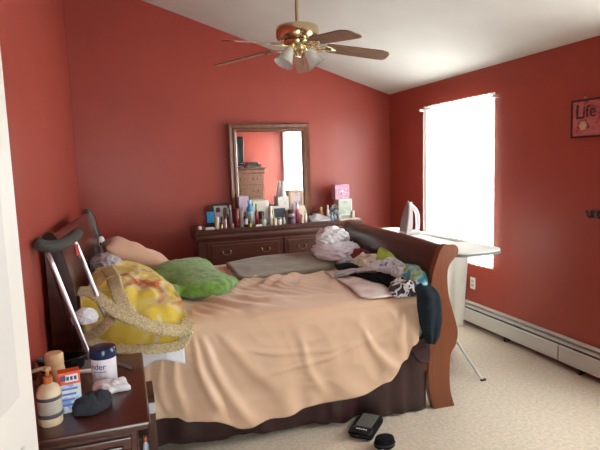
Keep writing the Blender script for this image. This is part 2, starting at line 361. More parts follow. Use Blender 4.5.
def curtain(y0, y1, ztop, zbot, label, seed):
    root = thing('sheer_curtain', label, 'curtain', (XR - .045, (y0 + y1) / 2, ztop))
    bm = bmesh.new(); n = 150; k = 26; g = []
    hw = (y1 - y0) / 2
    for i in range(n + 1):
        u = i / n; row = []
        for j in range(k + 1):
            v = j / k; z = 0.03 - v * (ztop - zbot + .03)
            amp = 0.010 + 0.012 * v
            xx = amp * math.sin(u * 2 * PI * 15 + 1.5 * nz(u * 5, v * 1.5, seed)) + .006 * nz(u * 9, v * 2, 1, seed)
            if v < 0.05: xx *= 0.5
            row.append(bm.verts.new((xx, -hw + u * 2 * hw, z + (0.006 * math.sin(u * 190) if j == 0 else 0))))
        g.append(row)
    for i in range(n):
        for j in range(k): bm.faces.new((g[i][j], g[i + 1][j], g[i + 1][j + 1], g[i][j + 1]))
    link_mesh('curtain_panel', bm, M['sheer'], root, smooth=True)
    link_mesh('curtain_rod', tb([(0, -hw - .02, 0.0), (0, hw + .05, 0.0)], .007), M['white'], root, smooth='auto')
    link_mesh('finial', lt([(0, -.02), (.012, -.014), (.016, 0), (.010, .012), (0, .016)], (0, hw + .06, 0), 12, (0, 1, 0)), M['white'], root, smooth=True)
    for yy in (-hw - .015, hw + .045): link_mesh('bracket', bx(-.012, .045, yy - .008, yy + .008, -.012, .012), M['white'], root)
curtain(3.905, 5.03, 2.165, 0.62, 'white sheer curtain glowing over the window behind the ironing board', 1)
curtain(1.37, 2.55, 2.335, 0.45, 'white sheer curtain over the second window, seen only in the mirror', 2)

# the open white door beside the camera
dv = Vector((-.142, -.77, 0)).normalized()
dr = link_mesh('door_1', bx(0, .80, -.036, 0, .012, 2.03, bev=.002), mat('door_gloss_white', (.90, .89, .84, 1), .35)); struct(dr)
dr.location = (-.258, 1.5, 0); dr.rotation_euler = (0, 0, math.atan2(dv.y, dv.x))
bm = bmesh.new()
for z0, z1 in ((.2, .95), (1.08, 1.88)):
    for x0, x1 in ((.10, .36), (.44, .70)): box(bm, x0, x1, 0, .006, z0, z1, bev=.004)
link_mesh('door_panel', bm, M['white'], dr)

# baseboard heater on the right wall
hb = thing('baseboard_heater', 'long white baseboard heater along the foot of the right wall', 'heater', (XR, 0, 0))
y0, y1 = 0.0, 5.80
bm = bmesh.new(); prism_y(bm, [(-.0, .03), (-.004, .03), (-.004, .205), (-.050, .222), (-.052, .229), (-.0, .231)], y0, y1); link_mesh('back_cover', bm, M['heater'], hb)
bm = bmesh.new(); box(bm, -.045, -.006, y0 + .02, y1 - .02, .04, .19); link_mesh('heating_fins', bm, M['fin'], hb)
bm = bmesh.new(); prism_y(bm, [(-.036, .194), (-.060, .186), (-.061, .192), (-.036, .203)], y0, y1); link_mesh('louver', bm, M['heater'], hb)
for a, b in ((0.0, 3.085), (3.095, 5.80)):
    bm = bmesh.new(); prism_y(bm, [(-.066, .045), (-.070, .05), (-.070, .160), (-.062, .172), (-.058, .170), (-.064, .158), (-.064, .05)], a, b); link_mesh('front_panel', bm, M['heater'], hb)
for yy in (2.92, 3.55, 4.1): link_mesh('damper_clip', bx(-.068, -.045, yy - .03, yy + .03, .176, .184), M['black'], hb)
for yy in (0.01, 5.79, 2.9, 3.7): link_mesh('bracket', bx(-.06, -.004, yy - .008, yy + .008, .0, .05), M['rubber'], hb)

# ------------------------------------------------------------------ ceiling fan
FX, FY, FZ = 1.219, 3.535, 2.450
fan = thing('ceiling_fan', 'brass ceiling fan with five brown blades and glass lamp shades', 'ceiling fan', (FX, FY, FZ))
zc = H + SL * (XR - FX) - FZ
link_mesh('downrod', lt([(.0115, .13), (.0115, zc - .03)], n=16), M['brass'], fan, smooth='auto')
link_mesh('canopy', lt([(.02, zc - .13), (.055, zc - .10), (.072, zc - .05), (.074, zc + .01)], n=32), M['brass'], fan, smooth='auto')
link_mesh('motor_housing', lt([(.02, .020), (.10, .022), (.138, .030), (.147, .044), (.147, .100), (.140, .114), (.10, .126), (.03, .132), (.022, .150), (.0, .150)], n=48), M['brass'], fan, smooth='auto')
link_mesh('flywheel', lt([(.0, -.012), (.085, -.012), (.095, 0), (.095, .018), (.0, .02)], n=32), M['brass'], fan, smooth='auto')
for k in range(5):
    ph = 1.1422 - k * 2 * PI / 5
    br = bmesh.new()
    # long flat paddle with cut corners, pitched and slightly drooping
    out = [(.20, -.055), (.24, -.062), (.60, -.072), (.645, -.055), (.662, -.03), (.662, .045), (.645, .068), (.60, .072), (.24, .062), (.20, .055)]
    prism_z(br, out, -.004, .004); bevel_all(br, .0015, 1)
    rt = Matrix.Rotation(ph, 4, 'Z') @ Matrix.Translation((0, 0, 0)) @ Matrix.Rotation(math.radians(6.4), 4, 'Y') @ Matrix.Rotation(math.radians(-12), 4, 'X')
    bmesh.ops.transform(br, matrix=rt, verts=br.verts[:])
    b = link_mesh('blade', br, M['blade'], fan)
    ir = bmesh.new()
    for s in (-1, 1):
        tube(ir, spline([(.075, s * .008, -.004), (.12, s * .030, -.016), (.17, s * .040, -.012), (.215, s * .030, -.008), (.25, s * .012, -.008)], 5), .008, 8, True, .6)
    tube(ir, spline([(.075, 0, 0), (.13, 0, -.014), (.26, 0, -.009)], 5), .010, 8, True, .6)
    lathe(ir, [(0, -.004), (.022, -.004), (.024, .0), (0, .004)], (.145, 0, -.012), 14)
    for q in ((.225, .028), (.225, -.028), (.262, 0)): lathe(ir, [(0, -.006), (.010, -.004), (.012, .002), (0, .004)], (q[0], q[1], -.008), 10)
    bmesh.ops.transform(ir, matrix=rt, verts=ir.verts[:])
    link_mesh('blade_iron', ir, M['brass'], b, smooth=True)
link_mesh('light_fitter', lt([(.0, -.075), (.010, -.070), (.013, -.062), (.025, -.052), (.042, -.042), (.048, -.028), (.042, -.015), (.04, -.008)], n=32), M['brass'], fan, smooth='auto')
link_mesh('pull_chain', tb([(.02, -.04, -.04), (.022, -.045, -.15)], .002, 6), M['brass'], fan)
for ph, tilt in ((math.radians(196), .50), (math.radians(4), .62)):
    d = Vector((math.cos(ph) * tilt, math.sin(ph) * tilt, -.88)).normalized()
    st = Vector((math.cos(ph) * .040, math.sin(ph) * .040, .004))
    bm = bmesh.new(); prof_o = [(.024, .0), (.027, .02), (.036, .05), (.046, .085), (.056, .115), (.066, .135), (.069, .137)]
    prof_i = [(.066, .134), (.053, .113), (.043, .083), (.033, .05), (.024, .02), (.0, .016)]
    lathe(bm, [(.0, 0)] + prof_o + prof_i, st + d * .03, 28, d)
    shade = link_mesh('lamp_shade', bm, M['frost'], fan, smooth='auto')
    link_mesh('socket_cup', lt([(.012, -.03), (.022, -.01), (.030, .012), (.029, .03), (.0, .03)], st + d * .02, 18, d), M['brass'], shade, smooth='auto')
    link_mesh('bulb', lt([(.010, .035), (.012, .05), (.022, .075), (.022, .09), (.012, .105), (0, .11)], st + d * .025, 14, d), M['bulb'], shade, smooth=True)

# ------------------------------------------------------------------ dresser and mirror
DT = 0.985
dz = thing('dresser', 'long dark cherry dresser against the back wall below the mirror', 'dresser', (1.625, 5.6, 0))
def rel(bm): bmesh.ops.translate(bm, vec=(-1.625, -5.6, 0), verts=bm.verts[:]); return bm
link_mesh('body', rel(bx(.715, 2.535, 5.415, 5.84, .10, .90, bev=.004)), M['wood_h'], dz)
link_mesh('plinth', rel(bx(.70, 2.55, 5.40, 5.845, 0, .10, bev=.006)), M['wood_h'], dz)
link_mesh('dresser_top', rel(bx(.68, 2.57, 5.38, 5.85, .955, DT, bev=.008)), M['wood_h'], dz)
bm = bmesh.new()
pr = smooth2([(5.415, .86), (5.398, .875), (5.392, .90), (5.40, .925), (5.386, .945), (5.386, .955)], 5)
a = [bm.verts.new((.69, y, z)) for y, z in pr] + [bm.verts.new((.69, 5.84, .955)), bm.verts.new((.69, 5.84, .86))]
b = [bm.verts.new((2.56, v.co.y, v.co.z)) for v in a]
for i in range(len(a)): bm.faces.new((a[i], a[(i + 1) % len(a)], b[(i + 1) % len(a)], b[i]))
bm.faces.new(a[::-1]); bm.faces.new(b)
link_mesh('frieze', rel(bm), M['wood_h'], dz)
def bail(parent, x, y, z, s=1.0, ny=-1):
    h = bmesh.new()
    for q in (-.042, .042): lathe(h, [(0, 0), (.016 * s, .0), (.014 * s, .005), (.006 * s, .012), (0, .014)], (x + q * s, y, z + .008), 12, (0, ny, 0))
    tube(h, spline([(x - .042 * s, y + ny * .012, z + .008), (x - .036 * s, y + ny * .02, z - .012 * s), (x - .012 * s, y + ny * .022, z - .022 * s), (x + .012 * s, y + ny * .022, z - .022 * s), (x + .036 * s, y + ny * .02, z - .012 * s), (x + .042 * s, y + ny * .012, z + .008)], 4), .0045 * s, 8)
    link_mesh('handle', h, M['bronze'], parent, smooth=True)
for row, (z0, z1) in enumerate(((.62, .845), (.375, .60), (.13, .355))):
    for x0, x1 in ((.80, 1.615), (1.635, 2.45)):
        bm = bx(x0, x1, 5.402, 5.425, z0, z1, bev=.004); box(bm, x0 + .04, x1 - .04, 5.394, 5.41, z0 + .03, z1 - .03, bev=.006)
        d = link_mesh('drawer', rel(bm), M['wood_h'], dz)
        for f in (.24, .76): bail(d, x0 + (x1 - x0) * f - 1.625, 5.394 - 5.6, (z0 + z1) / 2)
# mirror
mr = thing('mirror', 'large rectangular mirror in a brown wooden frame standing on the dresser', 'mirror', (1.626, 5.81, DT))
mx0, mx1, mzt = 1.151 - 1.626, 2.101 - 1.626, 2.095 - DT
bm = bmesh.new()
def fr_loop(x0, x1, z0, z1, y): return [bm.verts.new(v) for v in ((x0, y, z0), (x1, y, z0), (x1, y, z1), (x0, y, z1))]
loops = [fr_loop(mx0 + i, mx1 - i, i, mzt - i, y) for i, y in ((0, .03), (0, -.022), (.012, -.034), (.045, -.028), (.060, -.040), (.082, -.034), (.093, -.018), (.093, .004))]
for p, q in zip(loops, loops[1:]):
    for i in range(4): bm.faces.new((p[i], p[(i + 1) % 4], q[(i + 1) % 4], q[i]))
link_mesh('mirror_frame', bm, M['wood_mirror'], mr)
link_mesh('mirror_glass', bx(mx0 + .08, mx1 - .08, -.004, .004, .08, mzt - .08), M['mirror'], mr)
link_mesh('backing_board', bx(mx0 + .01, mx1 - .01, .006, .03, .01, mzt - .01), M['wood_dark'], mr)

# ------------------------------------------------------------------ chest and television seen in the mirror
ch = thing('chest_of_drawers', 'tall brown chest of drawers reflected in the mirror', 'chest of drawers', (2.315, 1.43, 0))
CH = 1.60
link_mesh('body', bx(-.335, .345, -.22, .20, .08, CH - .08, bev=.005), M['wood_mirror'], ch)
link_mesh('plinth', bx(-.35, .36, -.225, .22, 0, .08, bev=.006), M['wood_mirror'], ch)
bm = bx(-.385, .395, -.225, .25, CH - .03, CH, bev=.008); box(bm, -.36, .37, -.222, .23, CH - .12, CH - .03, bev=.018); link_mesh('chest_top', bm, M['wood_mirror'], ch)
for k in range(6):
    z0 = .10 + k * .232; bm = bx(-.31, .32, .19, .215, z0, z0 + .220, bev=.006)
    d = link_mesh('drawer', bm, M['wood_mirror'], ch)
    for f in (-.16, .17): bail(d, f, .215, z0 + .115, 1.1, 1)
tv = thing('television', 'large black television on the chest, reflected in the mirror', 'television', (2.06, 1.44, CH), (0, 0, math.radians(-6)))
link_mesh('television_body', bx(-.20, .235, -.16, .10, .05, .60, bev=.015), M['black'], tv)
link_mesh('television_screen', bx(-.17, .205, .098, .106, .09, .57), M['screen'], tv)
link_mesh('stand', bx(-.15, .18, -.13, .12, 0, .05, bev=.008), M['black'], tv)
def boxthing(name, label, cat, x, y, z, w, d, h, mt, rz=0, group=None, bev=.004):
    o = link_mesh(name, bx(-w / 2, w / 2, -d / 2, d / 2, 0, h, bev=bev, seg=2), mt); o.location = (x, y, z); o.rotation_euler = (0, 0, rz); return tag(o, label, cat, group)
boxthing('cable_box', 'flat black box on the chest beside the television, reflected in the mirror', 'box', 2.475, 1.46, CH, .29, .26, .055, M['black'])
boxthing('disc_player', 'smaller black box on top of the flat black box, reflected in the mirror', 'box', 2.46, 1.46, CH + .056, .21, .2, .045, M['black'])

# ------------------------------------------------------------------ bed
BA = math.radians(-3); BO = (-0.3967, 2.9556, 0); BL, BW = 2.42, 1.75
MT = 0.755   # top of the mattress
def bedthing(name, label, cat, group=None): return thing(name, label, cat, BO, (0, 0, BA), group)
def onbed(o, label, cat, group=None): o.location = BO; o.rotation_euler = (0, 0, BA); return tag(o, label, cat, group)
bed = bedthing('sleigh_bed', 'dark cherry sleigh bed with curved head and footboard', 'bed')
outer = [(2.395, 0.0), (2.366, .10), (2.358, .22), (2.366, .353), (2.402, .416), (2.419, .495), (2.405, .57), (2.378, .66), (2.350, .77), (2.343, .889), (2.358, .953), (2.397, .998), (2.421, 1.029), (2.416, 1.065), (2.385, 1.086), (2.330, 1.084), (2.292, 1.052), (2.268, .99), (2.244, .917), (2.222, .802), (2.210, .60), (2.208, .40), (2.206, .20), (2.222, .08), (2.245, 0.0)]
fp = smooth2(outer, 5)
for ya, yb in ((0, .055), (BW - .055, BW)):
    bm = bmesh.new(); prism_y(bm, fp, ya, yb); bevel_all(bm, .006, 2, 60); link_mesh('footboard_post', bm, M['wood_post'], bed, smooth='auto')
pan = [(2.300, .30), (2.318, .42), (2.325, .50), (2.315, .60), (2.298, .70), (2.288, .82), (2.292, .90), (2.315, .98), (2.350, 1.015), (2.385, 1.03), (2.392, 1.055), (2.375, 1.074), (2.335, 1.072), (2.302, 1.045), (2.278, .985), (2.256, .90), (2.240, .80), (2.238, .60), (2.242, .42), (2.245, .30)]
bm = bmesh.new(); prism_y(bm, smooth2(pan, 4), .05, BW - .05); link_mesh('footboard_panel', bm, M['wood_dark'], bed, smooth='auto')  # darker wood than the posts: the panel's backlit shade is put into its colour
head_o = [(.0, 0), (.0, 1.20), (-.008, 1.27), (.006, 1.312), (.038, 1.318), (.070, 1.275), (.088, 1.20), (.112, 1.10), (.132, .98), (.138, .80), (.140, .6), (.17, .5), (.175, .42), (.15, .33), (.14, .2), (.15, .08), (.165, 0)]
hp = smooth2(head_o, 5)
for ya, yb in ((-.005, .06), (BW - .06, BW + .005)):
    bm = bmesh.new(); prism_y(bm, hp, ya, yb); bevel_all(bm, .006, 2, 60); link_mesh('headboard_post', bm, M['wood_dark'], bed, smooth='auto')
hpan = [(.02, .30), (.02, 1.20), (.012, 1.26), (.022, 1.294), (.042, 1.29), (.058, 1.25), (.070, 1.18), (.092, 1.08), (.108, .97), (.112, .8), (.11, .3)]
bm = bmesh.new(); prism_y(bm, smooth2(hpan, 4), .055, BW - .055); link_mesh('headboard_panel', bm, M['wood_h'], bed, smooth='auto')
for ya in (.015, BW - .045): link_mesh('side_rail', bx(.12, 2.24, ya, ya + .03, .26, .46, bev=.004), M['wood_post'], bed)
link_mesh('box_spring', bx(.15, 2.215, .05, BW - .05, .22, .46, bev=.02), M['mattress'], bed)
link_mesh('mattress', bx(.15, 2.205, .045, BW - .045, .462, MT - .012, bev=.05, seg=4), M['mattress'], bed, smooth='auto')

# bed skirt: pleated maroon satin on both long sides
sk = bedthing('bed_skirt', 'dark maroon satin bed skirt hanging under the peach coverlet', 'bed skirt')
def skirt_bm(side):
    bm = bmesh.new(); n = 260; k = 14; g = []
    for i in range(n + 1):
        u = i / n; x = .16 + u * 2.03; row = []
        for j in range(k + 1):
            v = j / k
            zb = .012 + .05 * (1 - u) + .012 * nz(x * 5, 0, 3)
            z = .462 + (zb - .462) * v
            am = (.003 + .018 * v)
            w = am * (math.sin(x * 15 + 2.2 * nz(x * 3, 0, 1)) + .5 * math.sin(x * 37 + 3 * nz(x * 4, v, 2))) + .01 * v * nz(x * 9, v * 3, 4)
            y = .018 - .004 * v + w
            if side: y = BW - y
            row.append(bm.verts.new((x, y, z)))
        g.append(row)
    for i in range(n):
        for j in range(k): bm.faces.new((g[i][j], g[i + 1][j], g[i + 1][j + 1], g[i][j + 1]))
    return bm
for s in (0, 1): link_mesh('skirt_panel', skirt_bm(s), M['skirt'], sk, smooth=True, solid=.004)
# crumpled end of the skirt tucked up by the foot post
cloth('skirt_corner', [(2.05, -.01, .50), (2.10, -.035, .52), (2.17, -.035, .50), (2.20, -.03, .45), (2.19, -.035, .36), (2.12, -.04, .37), (2.07, -.035, .43)], [(2.13, -.06, .45)], M['skirt'], sk, thick=.02, fold=.012, freq=14, seed=7, nseg=60, rings=10)

# coverlet
def hem_z(x):
    pts = [(.10, .27), (.425, .253), (.597, .235), (.662, .20), (.78, .195), (.979, .105), (1.174, .140), (1.458, .180), (1.72, .200), (1.891, .253), (2.02, .38), (2.10, .47), (2.2, .52)]
    for (a, p), (b, q) in zip(pts, pts[1:]):
        if x <= b:
            t = max(0, (x - a) / (b - a)); t = t * t * (3 - 2 * t); return p + (q - p) * t
    return pts[-1][1]
def cov_pt(x, s):
    """s: 0 at the far hem, 1 at the near hem; across the top in between"""
    r = .055; yn, yf = .022, BW - .022
    drop_n = MT - hem_z(x); drop_f = .38
    if s < .2:
        t = 1 - s / .2; y = yf; z = MT - r - (drop_f - r) * t; nrm = (0, 1); side = t
    elif s < .24:
        a = (s - .2) / .04 * PI / 2; y = yf - r + r * math.cos(a); z = MT - r + r * math.sin(a); side = 0
    elif s < .62:
        t = (s - .24) / .38; y = yf - r + (yn + r - yf + r) * t; z = MT; side = 0
    elif s < .66:
        a = (s - .62) / .04 * PI / 2; y = yn + r - r * math.sin(a); z = MT - r + r * math.cos(a); side = 0
    else:
        t = (s - .66) / .34; y = yn; z = MT - r - (drop_n - r) * t; side = t
    return y, z, side
TOPF = [(1.72, 1.10, 1.36, .62, .020, .030), (1.60, 1.06, 1.25, .66, .022, .028), (1.48, 1.02, 1.20, .80, .018, .025), (1.82, .98, 1.50, .52, .016, .030), (1.36, .98, 1.10, .72, .016, .026), (1.24, .95, 1.02, .55, .014, .03), (1.95, .80, 1.66, .40, .012, .03),
        (.78, .42, 1.02, .06, .022, .026), (.76, .32, .92, .03, .020, .022), (.86, .50, 1.15, .14, .018, .03), (1.00, .52, 1.30, .24, .014, .035), (.74, .20, .83, .02, .016, .02), (1.2, .35, 1.75, .20, .008, .04)]
SIDEF = [(.74, .75, 1.02, .14, .030, .030), (.72, .70, .86, .22, .024, .024), (.84, .75, 1.20, .30, .016, .035), (.62, .62, .66, .22, .022, .022), (.47, .62, .50, .25, .026, .026), (.55, .60, .57, .24, .014, .018), (1.02, .56, 1.60, .52, .010, .014), (1.1, .40, 1.9, .58, .008, .012), (1.35, .60, 1.50, .22, .012, .03), (1.75, .60, 1.95, .30, .014, .03), (2.06, .74, 2.00, .42, .014, .03)]
def folds(L_, x, y):
    t_ = 0
    for x0, y0, x1, y1, am, w_ in L_:
        dx, dy = x1 - x0, y1 - y0; L2 = dx * dx + dy * dy; t = max(0, min(1, ((x - x0) * dx + (y - y0) * dy) / L2))
        bow = .03 * math.sin(PI * t); d = ((x - x0) * dy - (y - y0) * dx) / math.sqrt(L2) - bow + .012 * nz(x * 6, y * 6, am * 50)
        out = max(0, abs(((x - x0) * dx + (y - y0) * dy) / L2 - .5) - .5)
        ww = w_ * (.6 + .8 * t)
        t_ += am * math.exp(-(d / ww) ** 2) * math.exp(-(out * 5) ** 2) * min(1, .35 + 1.6 * math.sin(PI * min(1, max(0, t))))
    return t_
def build_coverlet():
    bm = bmesh.new(); nx = 230; ns = 150; g = []
    for i in range(nx + 1):
        u = i / nx; row = []
        for j in range(ns + 1):
            s = j / ns; x = .17 + u * 1.985
            y, z, side = cov_pt(x, s)
            if s > .66:
                # long soft folds that open towards the hem
                w = side ** .8
                f = (.012 + .016 * max(0, 1 - x / 1.1)) * math.sin(x * 13.5 - 2.6 * side + 2.0 * nz(x * 2.1, side * .6, 1)) + .007 * math.sin(x * 29 - 3 * side + 3 * nz(x * 3, side, 4))
                y -= w * (.062 + f) + folds(SIDEF, x, z) * min(1, side * 5) + .012 * ridge(x + .45 * z, z, 21, 4.5, 1, .35) + .006 * ridge(x - .2 * z, z, 22, 9, .5, 1)
                # end towards the foot is drawn in
                x += -.05 * max(0, (u - .93) / .07) * side
                x -= .03 * w * math.sin(x * 6) * .4
            elif s < .2: y += side * (.02 + .015 * math.sin(x * 14))
            else:
                yy = y
                tens = math.exp(-((x - 1.45) / .45) ** 2) * math.exp(-((yy - .75) / .40) ** 2)
                z += .020 * tens * ridge(x + .9 * yy, yy, 11, 5.2, 2.0, .25)
                z += .014 * math.exp(-((x - .95) / .35) ** 2) * ridge(x * .9 + .7 * yy, yy, 13, 6, 2.0, .3) * max(0, 1 - abs(yy - .45) / .7)
                z += folds(TOPF, x, yy) * min(1, max(0, yy) * 8) + .006 * nz(x * 3, yy * 3, 1, 2) + .007 * ridge(x + .5 * yy, yy, 15, 4.5)
                if yy < .12: z -= .0
            row.append(bm.verts.new((x, y, z + .004)))
        g.append(row)
    for i in range(nx):
        for j in range(ns): bm.faces.new((g[i][j], g[i + 1][j], g[i + 1][j + 1], g[i][j + 1]))
    return bm
onbed(link_mesh('coverlet', build_coverlet(), M['coverlet'], None, smooth=True, solid=.005), 'peach satin coverlet spread over the bed and hanging down its side', 'bedspread')

# white sheet edge hanging below the yellow blanket
bm = bmesh.new(); g = []
for i in range(41):
    x = .20 + i / 40 * .47; row = []
    for j in range(11):
        v = j / 10; z = MT - .07 - v * (.12 + .02 * math.sin(x * 20)); row.append(bm.verts.new((x, -.022 - .028 * v - .012 * v * math.sin(x * 22 + nz(x * 6, v, 1)), z)))
    g.append(row)
for i in range(40):
    for j in range(10): bm.faces.new((g[i][j], g[i + 1][j], g[i + 1][j + 1], g[i][j + 1]))
onbed(link_mesh('bed_sheet', bm, M['white_cloth'], None, smooth=True, solid=.004), 'white sheet edge hanging out below the yellow blanket', 'sheet')

# pillows
pl = link_mesh('bed_pillow', pillow_bm(.57, .64, .21, 3), M['pillow'], None, smooth=True)
pm = Matrix.Translation((.415, 1.34, .925)) @ Matrix.Rotation(math.radians(6), 4, 'Z') @ Matrix.Rotation(math.radians(29), 4, 'Y') @ Matrix.Rotation(math.radians(-4), 4, 'X')
pl.matrix_world = Matrix.Translation(BO) @ Matrix.Rotation(BA, 4, 'Z') @ pm
tag(pl, 'peach pillow leaning against the far end of the headboard', 'pillow')
bm = bmesh.new(); g = []
for i in range(31):
    x = .145 + i / 30 * .27; row = []
    for j in range(13):
        v = j / 12; z = .73 - v * (.115 + .02 * math.sin(x * 16)) ; row.append(bm.verts.new((x, -.016 - .030 * v - .012 * v * math.sin(x * 30 + nz(x * 6, v, 1)), z)))
    g.append(row)
for i in range(30):
    for j in range(12): bm.faces.new((g[i][j], g[i + 1][j], g[i + 1][j + 1], g[i][j + 1]))
onbed(link_mesh('striped_sheet', bm, M['stripe_sheet'], None, smooth=True, solid=.004), 'grey and purple striped sheet corner hanging behind the navy lidded jar', 'sheet')

# yellow blanket
blk = bedthing('fleece_blanket', 'yellow patterned fleece blanket with crocheted beige edging, heaped near the headboard', 'blanket')
o_low = [(.165, -.045, .87), (.24, -.055, .72), (.32, -.062, .68), (.47, -.060, .66), (.60, -.062, .655), (.665, -.055, .67), (.70, -.03, .73), (.685, .06, .84), (.65, .20, .88), (.58, .45, .93), (.50, .75, .96), (.34, .90, .99), (.20, .86, .99), (.165, .50, .99), (.16, .20, .96), (.145, .03, .97)]
i_low = [(.24, .03, .985), (.30, .0, .95), (.22, -.02, .93), (.35, .12, .915), (.50, .10, .885), (.35, .40, .97), (.45, .55, .95), (.58, .15, .87), (.27, .25, .96), (.25, .6, 1.0), (.4, .0, .88), (.55, .0, .83)]
link_mesh_b = cloth('fleece', o_low, i_low, M['fleece'], blk, thick=.02, floor=.77, fold=.016, freq=7, seed=31, rings=30, nseg=150)
o_up = [(.20, .16, .955), (.26, .03, .925), (.34, -.03, .865), (.45, -.062, .805), (.56, -.068, .765), (.66, -.062, .745), (.70, -.02, .80), (.675, .08, .885), (.63, .24, .93), (.55, .45, .965), (.44, .62, .985), (.30, .58, 1.01), (.22, .40, 1.005)]
i_up = [(.35, .15, .955), (.5, .12, .93), (.4, .35, .985), (.55, .25, .95), (.60, .05, .885), (.5, .0, .865), (.3, .3, 1.0)]
cloth('fleece_fold', o_up, i_up, M['fleece'], blk, thick=.03, fold=.014, freq=7, seed=37, rings=26, nseg=140)
def trim(pts, r, flat=.30, nrm=(-.05, -.70, .71)):
    p = spline(pts, 14); N = Vector(nrm).normalized(); bm = bmesh.new(); rings = []; k = len(p)
    for i, c in enumerate(p):
        t = (p[min(i + 1, k - 1)] - p[max(i - 1, 0)]).normalized(); sd = t.cross(N).normalized(); up = sd.cross(t)
        q = r * (1 + .10 * math.sin(i * 1.9) + .10 * nz(i * .6, 0, 1))
        if i in (0, k - 1): q *= .5
        rings.append([bm.verts.new(c + sd * q * math.cos(2 * PI * j / 16) + up * flat * q * math.sin(2 * PI * j / 16) * (1 + .35 * math.cos(4 * PI * j / 16))) for j in range(16)])
    for a_, b_ in zip(rings, rings[1:]):
        for j in range(16): bm.faces.new((a_[j], a_[(j + 1) % 16], b_[(j + 1) % 16], b_[j]))
    bm.faces.new(rings[0][::-1]); bm.faces.new(rings[-1])
    link_mesh('crochet_trim', bm, M['knit'], blk, smooth=True)
trim([(.31, -.055, .855), (.24, -.068, .795), (.185, -.062, .765), (.24, -.068, .715), (.33, -.072, .685), (.47, -.072, .664), (.60, -.074, .66), (.665, -.064, .675), (.70, -.035, .735)], .030, .34)
trim([(.135, .06, .985), (.185, .03, .985), (.245, -.01, .955), (.33, -.058, .88), (.42, -.074, .825)], .031)
trim([(.25, .50, 1.025), (.30, .28, 1.005), (.325, .12, .98), (.36, .0, .915), (.41, -.060, .845), (.50, -.078, .79), (.59, -.080, .76), (.67, -.068, .745), (.705, -.025, .79)], .038)

def lump(name, parts, mt, seed, amp=.22):
    bm = bmesh.new()
    for (c, r, rot) in parts:
        q = bmesh.ops.create_icosphere(bm, subdivisions=5, radius=1)['verts']; R_ = Matrix.Rotation(rot, 3, 'Z')
        for v in q:
            p = v.co.copy(); w_ = p * 1.3 + Vector((nz(p.x * 1.6, p.y * 1.6, p.z * 1.6, seed), nz(p.x * 1.6, p.y * 1.6, p.z * 1.6, seed + 1), nz(p.x * 1.6, p.y * 1.6, p.z * 1.6, seed + 2))) * .5
            f = (1 - 2.2 * abs(nz(w_.x, w_.y, w_.z, seed + 3))) + .5 * (1 - 2.2 * abs(nz(w_.x * 2.4, w_.y * 2.4, w_.z * 2.4, seed + 4)))
            p = p * (1 + amp * f); v.co = R_ @ Vector((p.x * r[0], p.y * r[1], max(p.z, -.55) * r[2])) + Vector(c)
        seed += 11
    return link_mesh(name, bm, mt, None, smooth=True)
# white bit of pillowcase by the crutch
onbed(lump('pillowcase', [((.175, -.055, .865), (.055, .035, .045), .1)], M['white_cloth'], 201, .2), 'white bit of pillowcase showing beside the crutch and yellow blanket', 'pillowcase')
onbed(lump('crumpled_sheet', [((.215, .88, .985), (.085, .16, .060), .2)], mat('lilac_grey_cotton', (.50, .46, .50, 1), .85, bump=.2), 215, .22), 'lilac grey crumpled sheet between headboard, peach pillow and yellow blanket', 'sheet')

# green plush
def blobs(name, els, mt, parent=None, vox=.016, nse=.006, seed=0):
    bm = bmesh.new()
    for (c, r, rot) in els:
        q = bmesh.ops.create_icosphere(bm, subdivisions=4, radius=1)
        mm = Matrix.Translation(c) @ Matrix.Rotation(rot, 4, 'Z') @ Matrix.Diagonal((r[0], r[1], r[2], 1))
        bmesh.ops.transform(bm, matrix=mm, verts=q['verts'])
    o = link_mesh(name, bm, mt, parent, smooth=True)
    md = o.modifiers.new('remesh', 'REMESH'); md.mode = 'VOXEL'; md.voxel_size = vox; md.use_smooth_shade = True
    s = o.modifiers.new('smooth', 'SMOOTH'); s.factor = .5; s.iterations = 6
    dg = bpy.context.evaluated_depsgraph_get(); me = bpy.data.meshes.new_from_object(o.evaluated_get(dg)); o.modifiers.clear(); o.data = me
    for v in me.vertices: v.co += v.normal * nse * (nz(v.co.x * 45, v.co.y * 45, v.co.z * 45, seed) + .8 * nz(v.co.x * 14, v.co.y * 14, v.co.z * 14, seed))
    for p in me.polygons: p.use_smooth = True
    return o
pg = blobs('plush_toy', [((.72, .92, .85), (.25, .22, .12), .3), ((.86, .62, .83), (.21, .19, .085), .5), ((.99, .78, .805), (.12, .13, .05), .6), ((.605, .49, .825), (.085, .085, .072), 0), ((.80, 1.02, .86), (.17, .14, .10), .2), ((.58, .80, .83), (.10, .17, .085), 0), ((.80, .76, .85), (.20, .20, .085), 0)], M['plush'])
onbed(pg, 'bright green plush animal lying between the pillow and the yellow blanket', 'plush toy')
link_mesh('eye', lt([(0, -.008), (.013, -.004), (.014, .004), (0, .010)], (.632, .425, .842), 14, (.45, -1, .3)), plain('eye_white', 190, 200, 195), pg, smooth=True)

# grey blanket folded at the far side
gb = onbed(cloth('folded_blanket', [(1.13, 1.56, .80), (1.14, 1.20, .80), (1.18, .88, .80), (1.50, .93, .80), (1.90, 1.03, .80), (2.03, 1.25, .81), (2.08, 1.60, .82), (1.80, 1.66, .82), (1.45, 1.64, .82)], [(1.3, 1.2, .815), (1.6, 1.3, .815), (1.85, 1.35, .82)], M['grey_blanket'], None, thick=.035, floor=None, fold=.006, freq=5, seed=12, wob=.006, rings=20, nseg=110), 'grey brown blanket folded flat across the far side of the bed', 'blanket')

